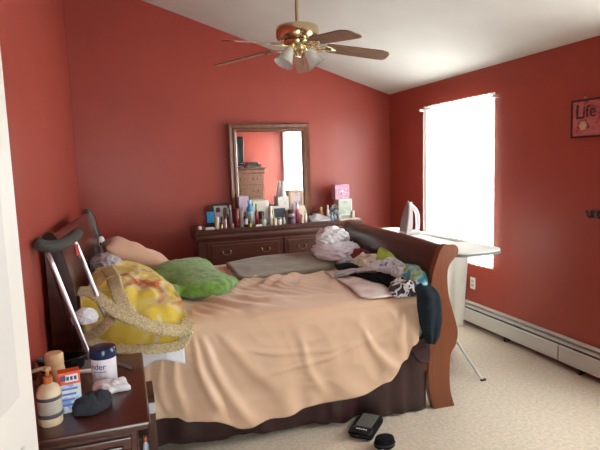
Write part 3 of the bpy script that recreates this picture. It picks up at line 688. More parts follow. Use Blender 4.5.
# clothes at the foot of the bed
G = 'clothes piled at the foot of the bed'
def garment(name, label, ol, inn, mt, seed, **k):
    kw = dict(thick=.012, floor=None, fold=.014, freq=10, wob=.014, rings=16, nseg=90); kw.update(k)
    return onbed(cloth(name, ol, inn, mt, None, seed=seed, **kw), label, 'clothing', G)
onbed(lump('white_garment', [((2.10, 1.52, .965), (.10, .15, .075), .2), ((2.03, 1.42, .95), (.09, .09, .06), .9)], M['white_cloth'], 140, .26), 'crumpled white garment topmost of the white heap by the footboard', 'clothing', G)
onbed(lump('pale_garment', [((2.04, 1.30, .865), (.15, .24, .075), .15), ((2.12, 1.18, .875), (.085, .12, .075), -.3)], mat('pale_lilac_cotton', (.70, .70, .79, 1), .85, bump=.2), 161, .20), 'pale lilac white garment bunched under the topmost white one', 'clothing', G)
onbed(lump('grey_garment', [((2.06, 1.00, .815), (.07, .085, .040), .4)], mat('blue_grey_cotton', (.42, .45, .52, 1), .85, bump=.2), 183, .25), 'small blue grey garment at the foot of white heap', 'clothing', G)
onbed(lump('red_garment', [((2.165, 1.03, .865), (.06, .085, .05), .2)], M['red_cloth'], 231, .22), 'dark red garment tucked between white heap and footboard', 'clothing', G)
garment('pink_shirt', 'pale pink printed shirt spread lowest of the clothes on coverlet', [(1.82, .90, .785), (1.93, .86, .785), (2.05, .70, .785), (2.08, .40, .785), (2.06, .12, .785), (1.98, .05, .785), (1.80, .05, .785), (1.79, .20, .785), (1.815, .40, .785), (1.80, .65, .785)], [(1.92, .5, .80), (1.9, .2, .80)], M['pink_cloth'], 45, fold=.008, freq=7)
garment('black_shirt', 'black shirt lying across the pale pink shirt', [(1.91, .95, .83), (2.03, .88, .84), (2.09, .60, .83), (2.17, .32, .83), (2.19, .12, .81), (2.08, .03, .80), (2.00, .06, .80), (2.02, .25, .81), (1.96, .42, .815), (1.90, .66, .81), (1.90, .84, .81)], [(2.05, .4, .845), (1.97, .78, .855)], M['black_cloth'], 47, fold=.010)
garment('striped_scarf', 'pale grey striped sleeve stretched over the black shirt', [(1.80, .62, .812), (1.84, .70, .825), (1.96, .64, .845), (2.08, .57, .87), (2.18, .38, .88), (2.14, .31, .87), (2.03, .47, .86), (1.94, .56, .845), (1.86, .60, .825)], [(2.0, .56, .862)], M['grey_stripe'], 49, fold=.008, thick=.02)
garment('floral_garment', 'white and blue flowered garment in the middle of the clothes heap', [(2.06, .66, .87), (2.14, .70, .88), (2.21, .55, .89), (2.23, .30, .88), (2.20, .14, .86), (2.13, .20, .86), (2.10, .40, .87), (2.03, .52, .865)], [(2.15, .45, .92), (2.19, .3, .905)], M['floral_cloth'], 51, floor=.83, fold=.022, ragged=2)
garment('cream_garment', 'cream patterned garment crumpled at the back of the clothes heap', [(2.00, .86, .83), (2.08, .94, .84), (2.18, .92, .86), (2.22, .76, .88), (2.17, .62, .87), (2.07, .64, .86), (2.00, .74, .84)], [(2.10, .82, .90), (2.14, .73, .90)], M['cream_cloth'], 53, floor=.80, fold=.026, ragged=2)
garment('lime_garment', 'lime green garment corner sticking up against the footboard', [(2.10, .58, .89), (2.17, .72, .91), (2.215, .75, .97), (2.232, .60, .95), (2.225, .46, .91), (2.17, .48, .90)], [(2.18, .58, .93)], M['lime_cloth'], 55, floor=.87, fold=.008, ragged=.5)
garment('turquoise_garment', 'turquoise and green printed garment bunched beside the navy one', [(2.13, .22, .87), (2.19, .34, .90), (2.23, .30, .91), (2.235, .10, .89), (2.20, .0, .85), (2.14, .02, .84)], [(2.19, .18, .925), (2.20, .08, .90)], M['turq_cloth'], 57, floor=.83, fold=.016)
garment('patterned_scarf', 'black and white printed scarf bunched at the near corner', [(1.98, .10, .81), (2.04, .18, .84), (2.13, .18, .85), (2.18, .04, .84), (2.13, -.03, .80), (2.04, -.01, .79), (1.98, .02, .79)], [(2.08, .08, .86), (2.13, .05, .855)], M['bw_cloth'], 59, floor=.78, fold=.018, ragged=2)
# navy garment hanging over the corner
bm = bmesh.new(); g = []
lf = [(2.115, .835), (2.10, .79), (2.098, .717), (2.11, .65), (2.124, .584), (2.148, .52), (2.172, .478)]
rt_ = [(2.200, .855), (2.242, .80), (2.262, .72), (2.268, .650), (2.262, .58), (2.246, .51), (2.205, .470)]
L1 = smooth2(lf, 5); R1 = smooth2(rt_, 5)
for a, (p, q) in enumerate(zip(L1, R1)):
    row = []; v = a / (len(L1) - 1)
    for j in range(17):
        u = j / 16; x = p[0] + (q[0] - p[0]) * u; z = p[1] + (q[1] - p[1]) * u
        y = -.045 - .030 * math.sin(PI * u) ** .7 * min(1, v * 3 + .3) + .10 * max(0, 1 - v * 5) ** 1.5 + .010 * math.sin(u * 9 + v * 4) * math.sin(PI * u) + .008 * nz(x * 14, z * 14, 1)
        row.append(bm.verts.new((x, y, z)))
    g.append(row)
for i in range(len(g) - 1):
    for j in range(16): bm.faces.new((g[i][j], g[i + 1][j], g[i + 1][j + 1], g[i][j + 1]))
onbed(link_mesh('navy_garment', bm, M['navy_cloth'], None, smooth=True, solid=.022, sub=1), 'dark navy garment hanging down over the near corner of the bed', 'clothing', G)

# small white bottle behind the pillow by the far end of headboard
bt = thing('white_gadget', 'small white gadget standing behind the pillow at the far headboard corner', 'gadget', (-.190, 4.62, .80))
link_mesh('gadget_body', lt([(0, 0), (.035, 0), (.036, .05), (.034, .18), (.030, .26), (.018, .285), (0, .29)], n=20), M['white'], bt, smooth='auto')
link_mesh('lens', lt([(0, -.004), (.012, -.002), (.012, .004), (0, .006)], (.0, -.034, .225), 12, (0, -1, 0)), M['black'], bt)

# ------------------------------------------------------------------ crutch
cr_ = thing('crutch', 'aluminium crutch with a dark foam armpit pad leaning between nightstand and headboard', 'crutch', (-.015, 2.83, 0))
def crel(p): return Vector(p) - Vector((-.015, 2.83, 0))
pad = spline([crel(p) for p in ((-.405, 2.735, 1.300), (-.385, 2.745, 1.286), (-.353, 2.76, 1.272), (-.306, 2.82, 1.270), (-.259, 2.88, 1.289), (-.223, 2.93, 1.316))], 6)
bm = bmesh.new(); n = len(pad); tube(bm, pad, [.026 + .007 * min(1, i / 3, (n - 1 - i) / 3) for i in range(n)], 16, True, .85)
link_mesh('armpit_pad', bm, M['foam'], cr_, smooth=True)
link_mesh('tube', tb(spline([crel(p) for p in ((-.362, 2.757, 1.265), (-.216, 2.78, .718), (-.15, 2.79, .45), (-.04, 2.825, .33), (-.02, 2.83, .28))], 6), .0115, 14), M['aluminium'], cr_, smooth=True)
link_mesh('tube', tb(spline([crel(p) for p in ((-.250, 2.905, 1.29), (-.176, 2.94, 1.02), (-.050, 2.935, .56), (-.02, 2.88, .42), (-.01, 2.838, .33), (-.012, 2.832, .28))], 6), .0115, 14), M['aluminium'], cr_, smooth=True)
link_mesh('lower_tube', tb([crel((-.015, 2.83, .42)), crel((-.015, 2.83, .05))], .011, 14), M['aluminium'], cr_, smooth='auto')
link_mesh('handgrip', tb([crel((-.180, 2.785, .58)), crel((-.055, 2.935, .58))], .014, 12), M['rubber'], cr_, smooth='auto')
link_mesh('rubber_tip', lt([(.024, 0), (.024, .015), (.017, .03), (.015, .065), (0, .065)], n=16), M['rubber'], cr_, smooth='auto')
link_mesh('adjustment_clip', bx(-.008, .008, -.008, .008, -.03, .03, bev=.003), plain('clip_red', 200, 30, 30), cr_).location = crel((-.236, 2.893, 1.225))

# ------------------------------------------------------------------ nightstand and the things on it
NT = .74
ns = thing('nightstand', 'dark cherry nightstand with cluttered top beside the open door', 'nightstand', (-.19, 2.22, 0))
link_mesh('nightstand_top', bx(-.222, .232, -.372, .385, NT - .03, NT, bev=.008), M['wood_h'], ns)
link_mesh('body', bx(-.20, .185, -.345, .37, .10, NT - .03, bev=.004), M['wood'], ns)
link_mesh('plinth', bx(-.21, .195, -.355, .375, 0, .10, bev=.006), M['wood'], ns)
for z0, z1 in ((.52, .69), (.31, .50), (.12, .29)):
    bm = bx(-.18, .165, -.362, -.34, z0, z1, bev=.004); box(bm, -.15, .135, -.372, -.355, z0 + .025, z1 - .025, bev=.006)
    d = link_mesh('drawer', bm, M['wood_h'], ns); bail(d, -.007, -.372, (z0 + z1) / 2)
# narrow open wooden bin between nightstand and bed
bn = thing('wooden_bin', 'narrow dark wooden bin squeezed between nightstand and bed', 'bin', (.055, 2.34, 0))
bm = bmesh.new(); pr = [(-.13, 0), (.13, 0), (.13, .60), (.115, .64), (.08, .66), (-.08, .66), (-.115, .64), (-.13, .60)]
a = [bm.verts.new((-.018, y, z)) for y, z in pr]; b = [bm.verts.new((.018, y, z)) for y, z in pr]
for i in range(8): bm.faces.new((a[i], a[(i + 1) % 8], b[(i + 1) % 8], b[i]))
bm.faces.new(a[::-1]); bm.faces.new(b); bevel_all(bm, .006, 2)
link_mesh('side_panel', bm, M['wood'], bn)
link_mesh('inner_panel', bx(-.058, -.046, -.13, .13, 0, .50), M['wood_dark'], bn)
link_mesh('bin_floor', bx(-.046, -.018, -.13, .13, .36, .375), M['wood_dark'], bn)
bo = thing('small_bottle', 'small white bottle with orange cap standing in the narrow wooden bin', 'bottle', (.024, 2.25, .375))
link_mesh('bottle_body', lt([(0, 0), (.0125, 0), (.013, .005), (.013, .07), (.007, .085), (.007, .09)], n=16), plain('pale_blue_white', 200, 205, 225), bo, smooth='auto')
link_mesh('cap', lt([(.009, .088), (.009, .112), (0, .112)], n=16), plain('cap_orange', 200, 90, 50), bo, smooth='auto')

# lotion bottles
lo = thing('lotion_bottle', 'cream lotion pump bottle with dark bands at the front of nightstand', 'bottle', (-.292, 1.975, NT))
link_mesh('bottle_body', lt([(0, 0), (.036, 0), (.040, .006), (.040, .118), (.034, .135), (.018, .146), (.014, .15)], n=32), plain('lotion_cream', 214, 192, 160), lo, smooth='auto')
link_mesh('label_band', lt([(.0405, .030), (.041, .031), (.041, .044), (.0405, .045)], n=32), plain('band_slate', 70, 74, 84), lo, smooth='auto')
link_mesh('label_band', lt([(.0405, .092), (.041, .093), (.041, .104), (.0405, .105)], n=32), plain('band_slate', 70, 74, 84), lo, smooth='auto')
link_mesh('label_panel', lt([(.0403, .046), (.0406, .047), (.0406, .090), (.0403, .091)], n=32), plain('label_grey', 176, 170, 158), lo, smooth='auto')
link_mesh('pump_collar', lt([(.015, .148), (.016, .15), (.016, .172), (.006, .176), (.006, .196)], n=20), plain('collar_orange', 190, 110, 60), lo, smooth='auto')
bm = lt([(.013, .194), (.014, .196), (.012, .208), (0, .210)], n=16); tube(bm, [(0, 0, .203), (-.03, -.006, .204), (-.055, -.012, .197)], [.008, .007, .005], 10); link_mesh('pump_head', bm, plain('pump_tan', 168, 138, 104), lo, smooth='auto')
l2 = thing('lotion_bottle', 'plain tan bottle standing behind the cream lotion pump bottle', 'bottle', (-.298, 2.22, NT))
link_mesh('bottle_body', lt([(0, 0), (.034, 0), (.037, .006), (.038, .10), (.034, .125), (.028, .132)], n=28), plain('tan_bottle', 206, 168, 124), l2, smooth='auto')
link_mesh('cap', lt([(.034, .130), (.035, .132), (.035, .168), (.030, .176), (0, .178)], n=28), plain('tan_cap', 214, 178, 136), l2, smooth='auto')
mbx = thing('medicine_box', 'upright white and blue carton with an orange top on nightstand', 'box', (-.232, 2.055, NT), (0, 0, math.radians(8)))
link_mesh('carton', bx(-.037, .037, -.022, .022, 0, .155, bev=.002), patches('carton_print', [(0.38, srgb(120, 160, 210)), (0.48, srgb(205, 212, 222)), (0.62, srgb(190, 205, 200)), (0.72, srgb(110, 170, 120))], 26, .4, 0, detail=1, sheen=0), mbx)
link_mesh('orange_band', bx(-.0375, .0375, -.0225, .0225, .108, .156, bev=.002), plain('carton_orange', 222, 84, 36), mbx)
link_mesh('label_panel', bx(-.014, .030, -.0235, -.0222, .118, .146), plain('panel_white', 214, 218, 230), mbx)
link_mesh('printing', bx(-.030, -.012, -.0240, -.0225, .126, .144), plain('print_navy', 40, 46, 96), mbx)
for k in range(3): link_mesh('printing', bx(-.010 + k * .013, -.001 + k * .013, -.0242, -.0234, .125, .139), plain('print_navy', 40, 46, 96), mbx)
for k in range(4): link_mesh('printing', bx(-.028, .026 - k * .006, -.0232, -.0222, .088 - k * .020, .096 - k * .020), plain('print_blue', 96, 110, 190), mbx)
tray = thing('black_tray', 'shiny black oval dish at the back corner of nightstand', 'dish', (-.305, 2.50, NT))
bm = lt([(0, 0), (.075, 0), (.092, .012), (.100, .055), (.104, .062), (.098, .060), (.088, .016), (.0, .008)], n=40); bmesh.ops.scale(bm, vec=(1.0, .62, 1), verts=bm.verts[:]); link_mesh('dish_bowl', bm, M['black'], tray, smooth='auto')
link_mesh('dish_rim', tb([Vector((.102 * math.cos(t), .0632 * math.sin(t), .062)) for t in [i * 2 * PI / 40 for i in range(41)]], .004, 8), M['black'], tray, smooth=True)
jr = thing('cream_jar', 'round white jar with a navy screw lid on nightstand', 'jar', (-.120, 2.30, NT))
link_mesh('jar_body', lt([(0, 0), (.045, 0), (.050, .006), (.050, .105), (.046, .112)], n=40), plain('jar_white', 222, 218, 226), jr, smooth='auto')
link_mesh('lid', lt([(.0525, .108), (.054, .111), (.054, .143), (.050, .150), (.040, .152), (0, .152)], n=40), M['lid_navy'], jr, smooth='auto')
def wrap(bm, r, ang0):
    for v in bm.verts:
        t = ang0 + v.co.x / r; rr = r + v.co.z; v.co = Vector((rr * math.sin(t), -rr * math.cos(t), v.co.y))
    return bm
bm = text_bm('nder', .034, Matrix.Translation((0, .078, .0005)), .0008); link_mesh('lettering', wrap(bm, .050, -.45), plain('jar_print', 80, 74, 128), jr)
bm = bmesh.new(); box(bm, -.026, .030, .054, .058, 0, .0012); bmesh.ops.subdivide_edges(bm, edges=bm.edges[:], cuts=6, use_grid_fill=True); link_mesh('lettering', wrap(bm, .050, -.40), plain('jar_print2', 150, 140, 180), jr)
def surf_cloth(name, label, cat, ol, inn, mt, seed, **k):
    kw = dict(thick=.006, floor=None, fold=.01, freq=14, wob=.008, rings=12, nseg=72); kw.update(k)
    return tag(cloth(name, ol, inn, mt, None, seed=seed, **kw), label, cat)
surf_cloth('tissue', 'crumpled white tissue lying in front of the navy lidded jar', 'tissue', [(-.165, 2.16, NT + .012), (-.155, 2.225, NT + .030), (-.10, 2.235, NT + .020), (-.045, 2.245, NT + .026), (-.03, 2.20, NT + .014), (-.02, 2.155, NT + .012), (-.08, 2.145, NT + .012), (-.12, 2.105, NT + .012)], [(-.13, 2.18, NT + .045), (-.07, 2.19, NT + .03)], M['white_cloth'], 71, fold=.010, floor=NT + .002)
surf_cloth('sock', 'balled charcoal sock at the middle of nightstand top', 'sock', [(-.215, 1.99, NT + .014), (-.225, 2.05, NT + .02), (-.17, 2.10, NT + .02), (-.11, 2.135, NT + .02), (-.09, 2.09, NT + .018), (-.10, 2.02, NT + .014), (-.15, 1.975, NT + .012)], [(-.17, 2.04, NT + .055), (-.13, 2.07, NT + .045), (-.2, 2.03, NT + .045)], M['charcoal_cloth'], 73, fold=.014, floor=NT + .002)
pn = thing('white_tube', 'short white plastic tube lying beside the navy lidded jar', 'tube', (-.197, 2.415, NT))
link_mesh('tube_body', tb([(-.03, .005, .011), (.028, -.004, .011)], .010, 14), M['white'], pn, smooth='auto'); link_mesh('cap', tb([(-.045, .0075, .011), (-.029, .005, .011)], .0075, 14), plain('cap_grey', 150, 150, 156), pn, smooth='auto')
pn = thing('pen', 'grey pen lying at the right of the navy lidded jar', 'pen', (-.035, 2.42, NT), (0, 0, math.radians(-55)))
link_mesh('barrel', tb([(-.065, 0, .007), (.045, 0, .007)], .006, 12), plain('pen_grey', 120, 122, 126), pn, smooth='auto'); link_mesh('pen_tip', tb([(.045, 0, .007), (.062, 0, .007)], [.005, .0012], 12), plain('pen_tip', 60, 60, 62), pn, smooth='auto')
# ------------------------------------------------------------------ ironing board and iron
IB = .955
ib = thing('ironing_board', 'ironing board in a pale cover standing behind the footboard', 'ironing board', (2.44, 3.95, 0))
def board_outline(inset=0, k=8):
    hw, y0_, y1_ = .225 - inset, -.83 + inset, .83 - inset; r = .14; pts = []
    for cx_, cy_, a0 in ((hw - r, y0_ + r, -PI / 2), (hw - r, y1_ - .16, 0), (-hw + r, y1_ - .16, PI / 2), (-hw + r, y0_ + r, PI)):
        for i in range(k + 1):
            t = a0 + i / k * PI / 2; pts.append((cx_ + r * math.cos(t), cy_ + r * math.sin(t)))
    return pts
bm = bmesh.new(); prism_z(bm, board_outline(), IB - .028, IB); bevel_all(bm, .010, 3); link_mesh('board_cover', bm, M['iron_cover'], ib, smooth='auto')
bm = bmesh.new(); o1 = board_outline(-.004); prism_z(bm, o1, IB - .030, IB - .010); link_mesh('cover_hem', bm, M['iron_edge'], ib)
for a, b in (((-.03, -.865, .012), (-.03, .55, IB - .05)), ((.03, .62, .012), (.03, -.50, IB - .05))):
    link_mesh('leg', tb([a, b], .010, 12), M['heater'], ib, smooth='auto')
link_mesh('foot', tb([(-.04, -.868, .009), (.0, -.868, .009)], .009, 12), M['rubber'], ib, smooth='auto')
link_mesh('foot', tb([(-.14, .62, .012), (.14, .62, .012)], .012, 12), M['rubber'], ib, smooth='auto')
link_mesh('underframe', bx(-.04, .04, -.6, .62, IB - .055, IB - .030), M['heater'], ib)
# sheet hanging from the board
sheer2 = bpy.data.materials.new('hanging_white_cotton'); sheer2.use_nodes = True; nt = sheer2.node_tree; nt.nodes.clear()
o_ = nt.nodes.new('ShaderNodeOutputMaterial'); t_ = nt.nodes.new('ShaderNodeBsdfTranslucent'); t_.inputs[0].default_value = (.85, .83, .78, 1); d_ = nt.nodes.new('ShaderNodeBsdfDiffuse'); d_.inputs[0].default_value = (.85, .83, .78, 1)
x_ = nt.nodes.new('ShaderNodeMixShader'); nt.links.new(t_.outputs[0], x_.inputs[1]); nt.links.new(d_.outputs[0], x_.inputs[2]); nt.links.new(x_.outputs[0], o_.inputs[0])
bm = bmesh.new(); g = []
for i in range(51):
    u = i / 50; row = []
    for j in range(31):
        v = j / 30
        if v < .12: t = v / .12; x = 2.56 + .118 * t; z = IB + .004 - .0 * t
        else: t = (v - .12) / .88; x = 2.678 + .02 * math.sin(u * 17 + 1) * t; z = IB + .002 - t * (.86 - .10 * (1 - u))
        y = 3.60 + .12 * max(0, (v - .12)) + u * (.70 - .25 * v)
        row.append(bm.verts.new((x, y, z)))
    g.append(row)
for i in range(50):
    for j in range(30): bm.faces.new((g[i][j], g[i + 1][j], g[i + 1][j + 1], g[i][j + 1]))
tag(link_mesh('hanging_sheet', bm, sheer2, None, smooth=True, solid=.004), 'white sheet hanging off the ironing board down towards the floor', 'sheet')
ir = thing('clothes_iron', 'white steam iron standing on its heel on the ironing board', 'iron', (2.455, 4.20, IB), (0, 0, math.radians(-2)))
def hull_rings(rings):
    bm = bmesh.new(); vr = [[bm.verts.new(p) for p in r] for r in rings]
    n = len(vr[0])
    for a, b in zip(vr, vr[1:]):
        for i in range(n): bm.faces.new((a[i], a[(i + 1) % n], b[(i + 1) % n], b[i]))
    bm.faces.new(vr[0][::-1]); bm.faces.new(vr[-1]); return bm
def sole_w(t): return .066 * (1 - max(0, (t - .25) / .75) ** 2.2) ** .8 * (.94 + .06 * min(1, t * 6))
HT = .30
bm = hull_rings([[(-.055 + .06 * t + dx, s * max(.002, sole_w(t)), .01 + t * HT) for dx, s in ((0, -1), (0, 1), (.008, 1), (.008, -1))] for t in [i / 20 for i in range(21)]])
link_mesh('soleplate', bm, M['soleplate'], ir)
def ov(x0, x1, w, z, n=16): return [((x0 + x1) / 2 - (x1 - x0) / 2 * math.cos(2 * PI * i / n), w * math.sin(2 * PI * i / n) if abs(math.sin(2 * PI * i / n)) < .7 else w * math.copysign(.78, math.sin(2 * PI * i / n)), z) for i in range(n)]
bm = hull_rings([ov(-.046 + .06 * t, (-.046 + .06 * t) + (.075 - .040 * t), max(.003, sole_w(t) * .95), .008 + t * (HT - .012)) for t in [i / 20 for i in range(21)]])
link_mesh('iron_body', bm, M['iron_white'], ir, smooth='auto')
bm = bmesh.new(); tube(bm, spline([(-.01, 0, .022), (.068, 0, .016), (.098, 0, .05), (.102, 0, .13), (.092, 0, .20), (.052, 0, .25), (.012, 0, .268)], 6), .019, 14)
link_mesh('handle', bm, M['iron_white'], ir, smooth=True)
link_mesh('heel', bx(-.055, .105, -.056, .056, 0, .034, bev=.010), M['iron_white'], ir)
link_mesh('dial', lt([(0, 0), (.018, 0), (.016, .010), (0, .011)], (.012, 0, .12), 18, (1, 0, 0)), plain('dial_grey', 130, 120, 130), ir, smooth='auto')
link_mesh('grip_inlay', tb(spline([(.118, 0, .07), (.121, 0, .13), (.111, 0, .19)], 5), .006, 10), plain('inlay_rose', 150, 70, 90), ir, smooth=True)

# ------------------------------------------------------------------ right wall
ou = thing('outlet_cover', 'white wall outlet below the window beside the ironing board', 'outlet', (XR, 4.225, .418))
link_mesh('cover_plate', bx(-.007, 0, -.037, .037, -.058, .058, bev=.003), M['white'], ou)
for z in (-.02, .02): link_mesh('socket', bx(-.010, -.006, -.016, .016, z - .013, z + .013, bev=.002), plain('socket_ivory', 190, 184, 170), ou)
sg = thing('wall_sign', 'small red sign reading Life, hung by a hook on right wall', 'sign', (XR, 2.915, 1.885))
link_mesh('board', bx(-.016, -.002, -.150, .150, -.128, .128, bev=.002), M['sign_red'], sg)
bm = bmesh.new()
for a, b, c, d in ((-.158, .158, .122, .136), (-.158, .158, -.136, -.122), (-.158, -.144, -.122, .122), (.144, .158, -.122, .122)): box(bm, -.020, 0, a, b, c, d, bev=.001)
link_mesh('frame', bm, M['sign_dark'], sg)
# right wall faces -x: text runs towards -y
TR = Matrix(((0, 0, -1, 0), (-1, 0, 0, 0), (0, 1, 0, 0), (0, 0, 0, 1)))
def wl(txt, size, y, z): link_mesh('lettering', text_bm(txt, size, Matrix.Translation((-.0175, y, z)) @ TR, .001), M['sign_dark'], sg)
wl('L', .15, .085, .045); wl('i', .12, .045, .040); wl('f', .12, .018, .045); wl('e', .12, -.030, .045);
bm = bmesh.new()
for k in range(6): lathe(bm, [(0, 0), (.014, .001), (.012, .004), (0, .005)], (-.018, .050 + .020 * math.cos(k * PI / 3), -.050 + .020 * math.sin(k * PI / 3)), 10, (-1, 0, 0))
lathe(bm, [(0, 0), (.010, .002), (0, .009)], (-.018, .050, -.050), 10, (-1, 0, 0))
link_mesh('flower', bm, plain('flower_cream', 196, 168, 120), sg)
link_mesh('hanging_wire', tb([(-.008, .06, .13), (-.006, .045, .165), (-.006, .03, .13)], .002, 8), plain('wire_steel', 170, 160, 160, .3, .8), sg)
link_mesh('nail', lt([(0, 0), (.007, 0), (.007, .004), (.003, .006), (.003, .02)], (-.020, .045, .163), 12, (1, 0, 0)), plain('nail_steel', 210, 200, 200, .2, .9), sg, smooth='auto')
hk = thing('wall_hook', 'dark double wall hook on the right wall below the red sign', 'hook', (XR, 2.845, 1.205))
link_mesh('back_plate', bx(-.010, 0, -.075, .045, -.03, .025, bev=.004), M['sign_dark'], hk)
for y in (.018, -.045):
    bm = bmesh.new(); tube(bm, spline([(-.008, y, -.010), (-.035, y, -.022), (-.058, y, -.012), (-.066, y, .010)], 6), .008, 10); lathe(bm, [(0, -.016), (.014, -.008), (.016, .002), (.010, .013), (0, .016)], (-.067, y, .018), 14)
    link_mesh('hook_arm', bm, M['wood_dark'], hk, smooth=True)

# ------------------------------------------------------------------ on the carpet
po = thing('glasses_pouch', 'black soft case with grey mesh top lying half under the bed skirt', 'case', (1.320, 2.765, 0), (0, 0, math.radians(46)))
bm = bx(-.135, .115, -.075, .075, .002, .052, bev=.022, seg=4); link_mesh('case_body', bm, M['black_cloth'], po, smooth=True)
link_mesh('mesh_panel', bx(-.070, .100, -.050, .052, .046, .0555, bev=.004), M['pouch_grey'], po)
link_mesh('zip_edge', tb(spline([(-.135, -.06, .03), (-.14, 0, .03), (-.135, .06, .03), (-.09, .078, .03), (.06, .078, .03), (.112, .06, .03)], 5), .005, 8), M['black'], po, smooth=True)
link_mesh('flap', bx(-.136, -.074, -.066, .066, .040, .058, bev=.008, seg=3), M['black'], po, smooth='auto')
bm = bmesh.new()
for k in range(5): box(bm, -.113, -.104 + .003 * (k % 2), -.036 + k * .014, -.026 + k * .014, .0575, .0592)
link_mesh('lettering', bm, plain('case_print', 200, 200, 205), po)
bm = bmesh.new(); lathe(bm, [(0, 0), (.045, 0), (.058, .012), (.060, .030), (.052, .062), (.030, .070), (.0, .068)], n=28); bmesh.ops.scale(bm, vec=(1.05, .80, 1), verts=bm.verts[:])
sp = thing('black_pouch', 'small round black pouch on the carpet in front of the black case', 'pouch', (1.325, 2.545, .001))
link_mesh('pouch_body', bm, M['black_cloth'], sp, smooth='auto')
link_mesh('zip', tb([Vector((.0625 * math.cos(t), .0475 * math.sin(t), .030)) for t in [i * 2 * PI / 30 for i in range(31)]], .003, 6), M['rubber'], sp, smooth=True)
link_mesh('tag', bx(-.058, -.030, -.047, -.043, .006, .018, bev=.001), plain('tag_white', 190, 195, 205), sp)

# ------------------------------------------------------------------ things on the dresser
Z = DT
def bottle(name, label, cat, x, y, w, h, col, cap=None, capf=.22, neck=.45, band=None, rough=.3, z=Z, group='bottles and jars crowded on the dresser', capw=.6):
    r = w / 2; t = thing(name, label, cat, (x, y, z), group=group); hb_ = h * (1 - capf) if cap else h
    if neck: pr = [(0, 0), (r * .9, 0), (r, r * .12), (r, hb_ * .72), (r * .85, hb_ * .84), (r * neck, hb_ * .93), (r * neck, hb_), (0, hb_)]
    else: pr = [(0, 0), (r * .95, 0), (r, r * .1), (r, hb_ * .97), (r * .93, hb_), (0, hb_)]
    link_mesh('bottle_body' if neck else 'body', lt(pr, n=20), plain(*col, rough), t, smooth='auto')
    if cap:
        cw = r * (capw if neck else 1.03); link_mesh('cap', lt([(cw, hb_ - .002), (cw, h * .98), (cw * .85, h), (0, h)], n=20), plain(*cap), t, smooth='auto')
    if band: link_mesh('label_band', lt([(r * 1.0, hb_ * .2), (r * 1.03, hb_ * .22), (r * 1.03, hb_ * .62), (r * 1.0, hb_ * .64)], n=20), plain(*band), t, smooth='auto')
    return t
def pframe(name, label, cat, x, y, w, h, col, fw=.02, inner=('photo_grey', 170, 165, 160), lean=8, rz=0, z=Z, mt=None, d=.018):
    t = thing(name, label, cat, (x, y, z), (0, 0, math.radians(rz))); L_ = Matrix.Rotation(math.radians(-lean), 4, 'X')
    bm = bmesh.new(); w2 = w / 2
    for a, b, c, e in ((-w2, w2, 0, fw), (-w2, w2, h - fw, h), (-w2, -w2 + fw, fw, h - fw), (w2 - fw, w2, fw, h - fw)): box(bm, a, b, -d / 2, d / 2, c, e, bev=.002)
    bmesh.ops.transform(bm, matrix=L_, verts=bm.verts[:]); link_mesh('frame', bm, plain(*col), t)
    bm = bx(-w2 + fw, w2 - fw, -.003, .004, fw, h - fw); bmesh.ops.transform(bm, matrix=L_, verts=bm.verts[:]); link_mesh('picture', bm, mt or plain(*inner), t)
    bm = bx(-.015, .015, .006, .010, .01, h * .8); bmesh.ops.transform(bm, matrix=Matrix.Translation((0, 0, 0)) @ Matrix.Rotation(math.radians(12), 4, 'X') @ Matrix.Translation((0, 0, 0)), verts=bm.verts[:])
    return t, L_
cw_ = tag(link_mesh('cotton_ball', lt([(0, 0), (.018, .002), (.027, .016), (.022, .034), (0, .042)], n=16), plain('cotton', 206, 196, 196), None, smooth=True), 'small white ball at the left end of the dresser', 'ball'); cw_.location = (.735, 5.43, Z)
df = thing('digital_frame', 'small bright blue screen on a black stand at the dresser left', 'digital frame', (.872, 5.55, Z))
link_mesh('stand', bx(-.062, .050, -.04, .04, 0, .035, bev=.006), M['black'], df)
bm = bx(-.044, .044, -.010, .012, .03, .185, bev=.004); link_mesh('casing', bm, M['black'], df)
link_mesh('screen', bx(-.038, .038, -.013, -.009, .056, .176), plain('screen_blue', 40, 150, 205, .3), df)
boxthing('soap_box', 'flat white box lying in front of the blue screen', 'box', .838, 5.425, Z, .093, .05, .022, plain('soap_white', 205, 190, 192))
bottle('candle_jar', 'cream cylinder standing right of the blue screen', 'candle', .923, 5.45, .048, .122, ('cream_wax', 205, 190, 160), neck=None)
t, L_ = pframe('photo_frame', 'dark framed portrait photo at the left of the mirror', 'photo frame', 1.021, 5.73, .205, .245, ('frame_dark', 46, 26, 24), .028, ('photo_paper', 186, 176, 174))
for nm, cx_, cz_, rx, rz_, cl in (('picture_figure', -.03, .17, .026, .032, ('photo_hair', 52, 44, 46)), ('picture_figure', -.025, .10, .036, .05, ('photo_body', 196, 188, 192)), ('picture_figure', .045, .14, .024, .06, ('photo_shade', 88, 84, 70))):
    bm = lt([(0, 0), (1, 0), (1, 1), (0, 1)], n=20); bmesh.ops.transform(bm, matrix=L_ @ Matrix.Translation((cx_, -.0035, cz_)) @ Matrix.Rotation(PI / 2, 4, 'X') @ Matrix.Diagonal((rx, rz_, .002, 1)), verts=bm.verts[:]); link_mesh(nm, bm, plain(*cl), t)
bottle('lipstick', 'tiny cream lipstick standing nearest the dresser front edge left of mirror', 'lipstick', .968, 5.43, .022, .075, ('lip_cream', 205, 180, 150), ('lip_dark', 90, 24, 30), .35, None)
bottle('nail_polish', 'small dark red polish bottle before the dark photo frame', 'bottle', .985, 5.49, .034, .12, ('polish_red', 92, 22, 34), ('cap_black', 30, 22, 26), .45)
bottle('cream_tube', 'pale pink tube standing before the dark photo frame', 'tube', 1.010, 5.44, .028, .132, ('tube_pink', 208, 184, 176), ('cap_maroon', 96, 40, 46), .25, None)
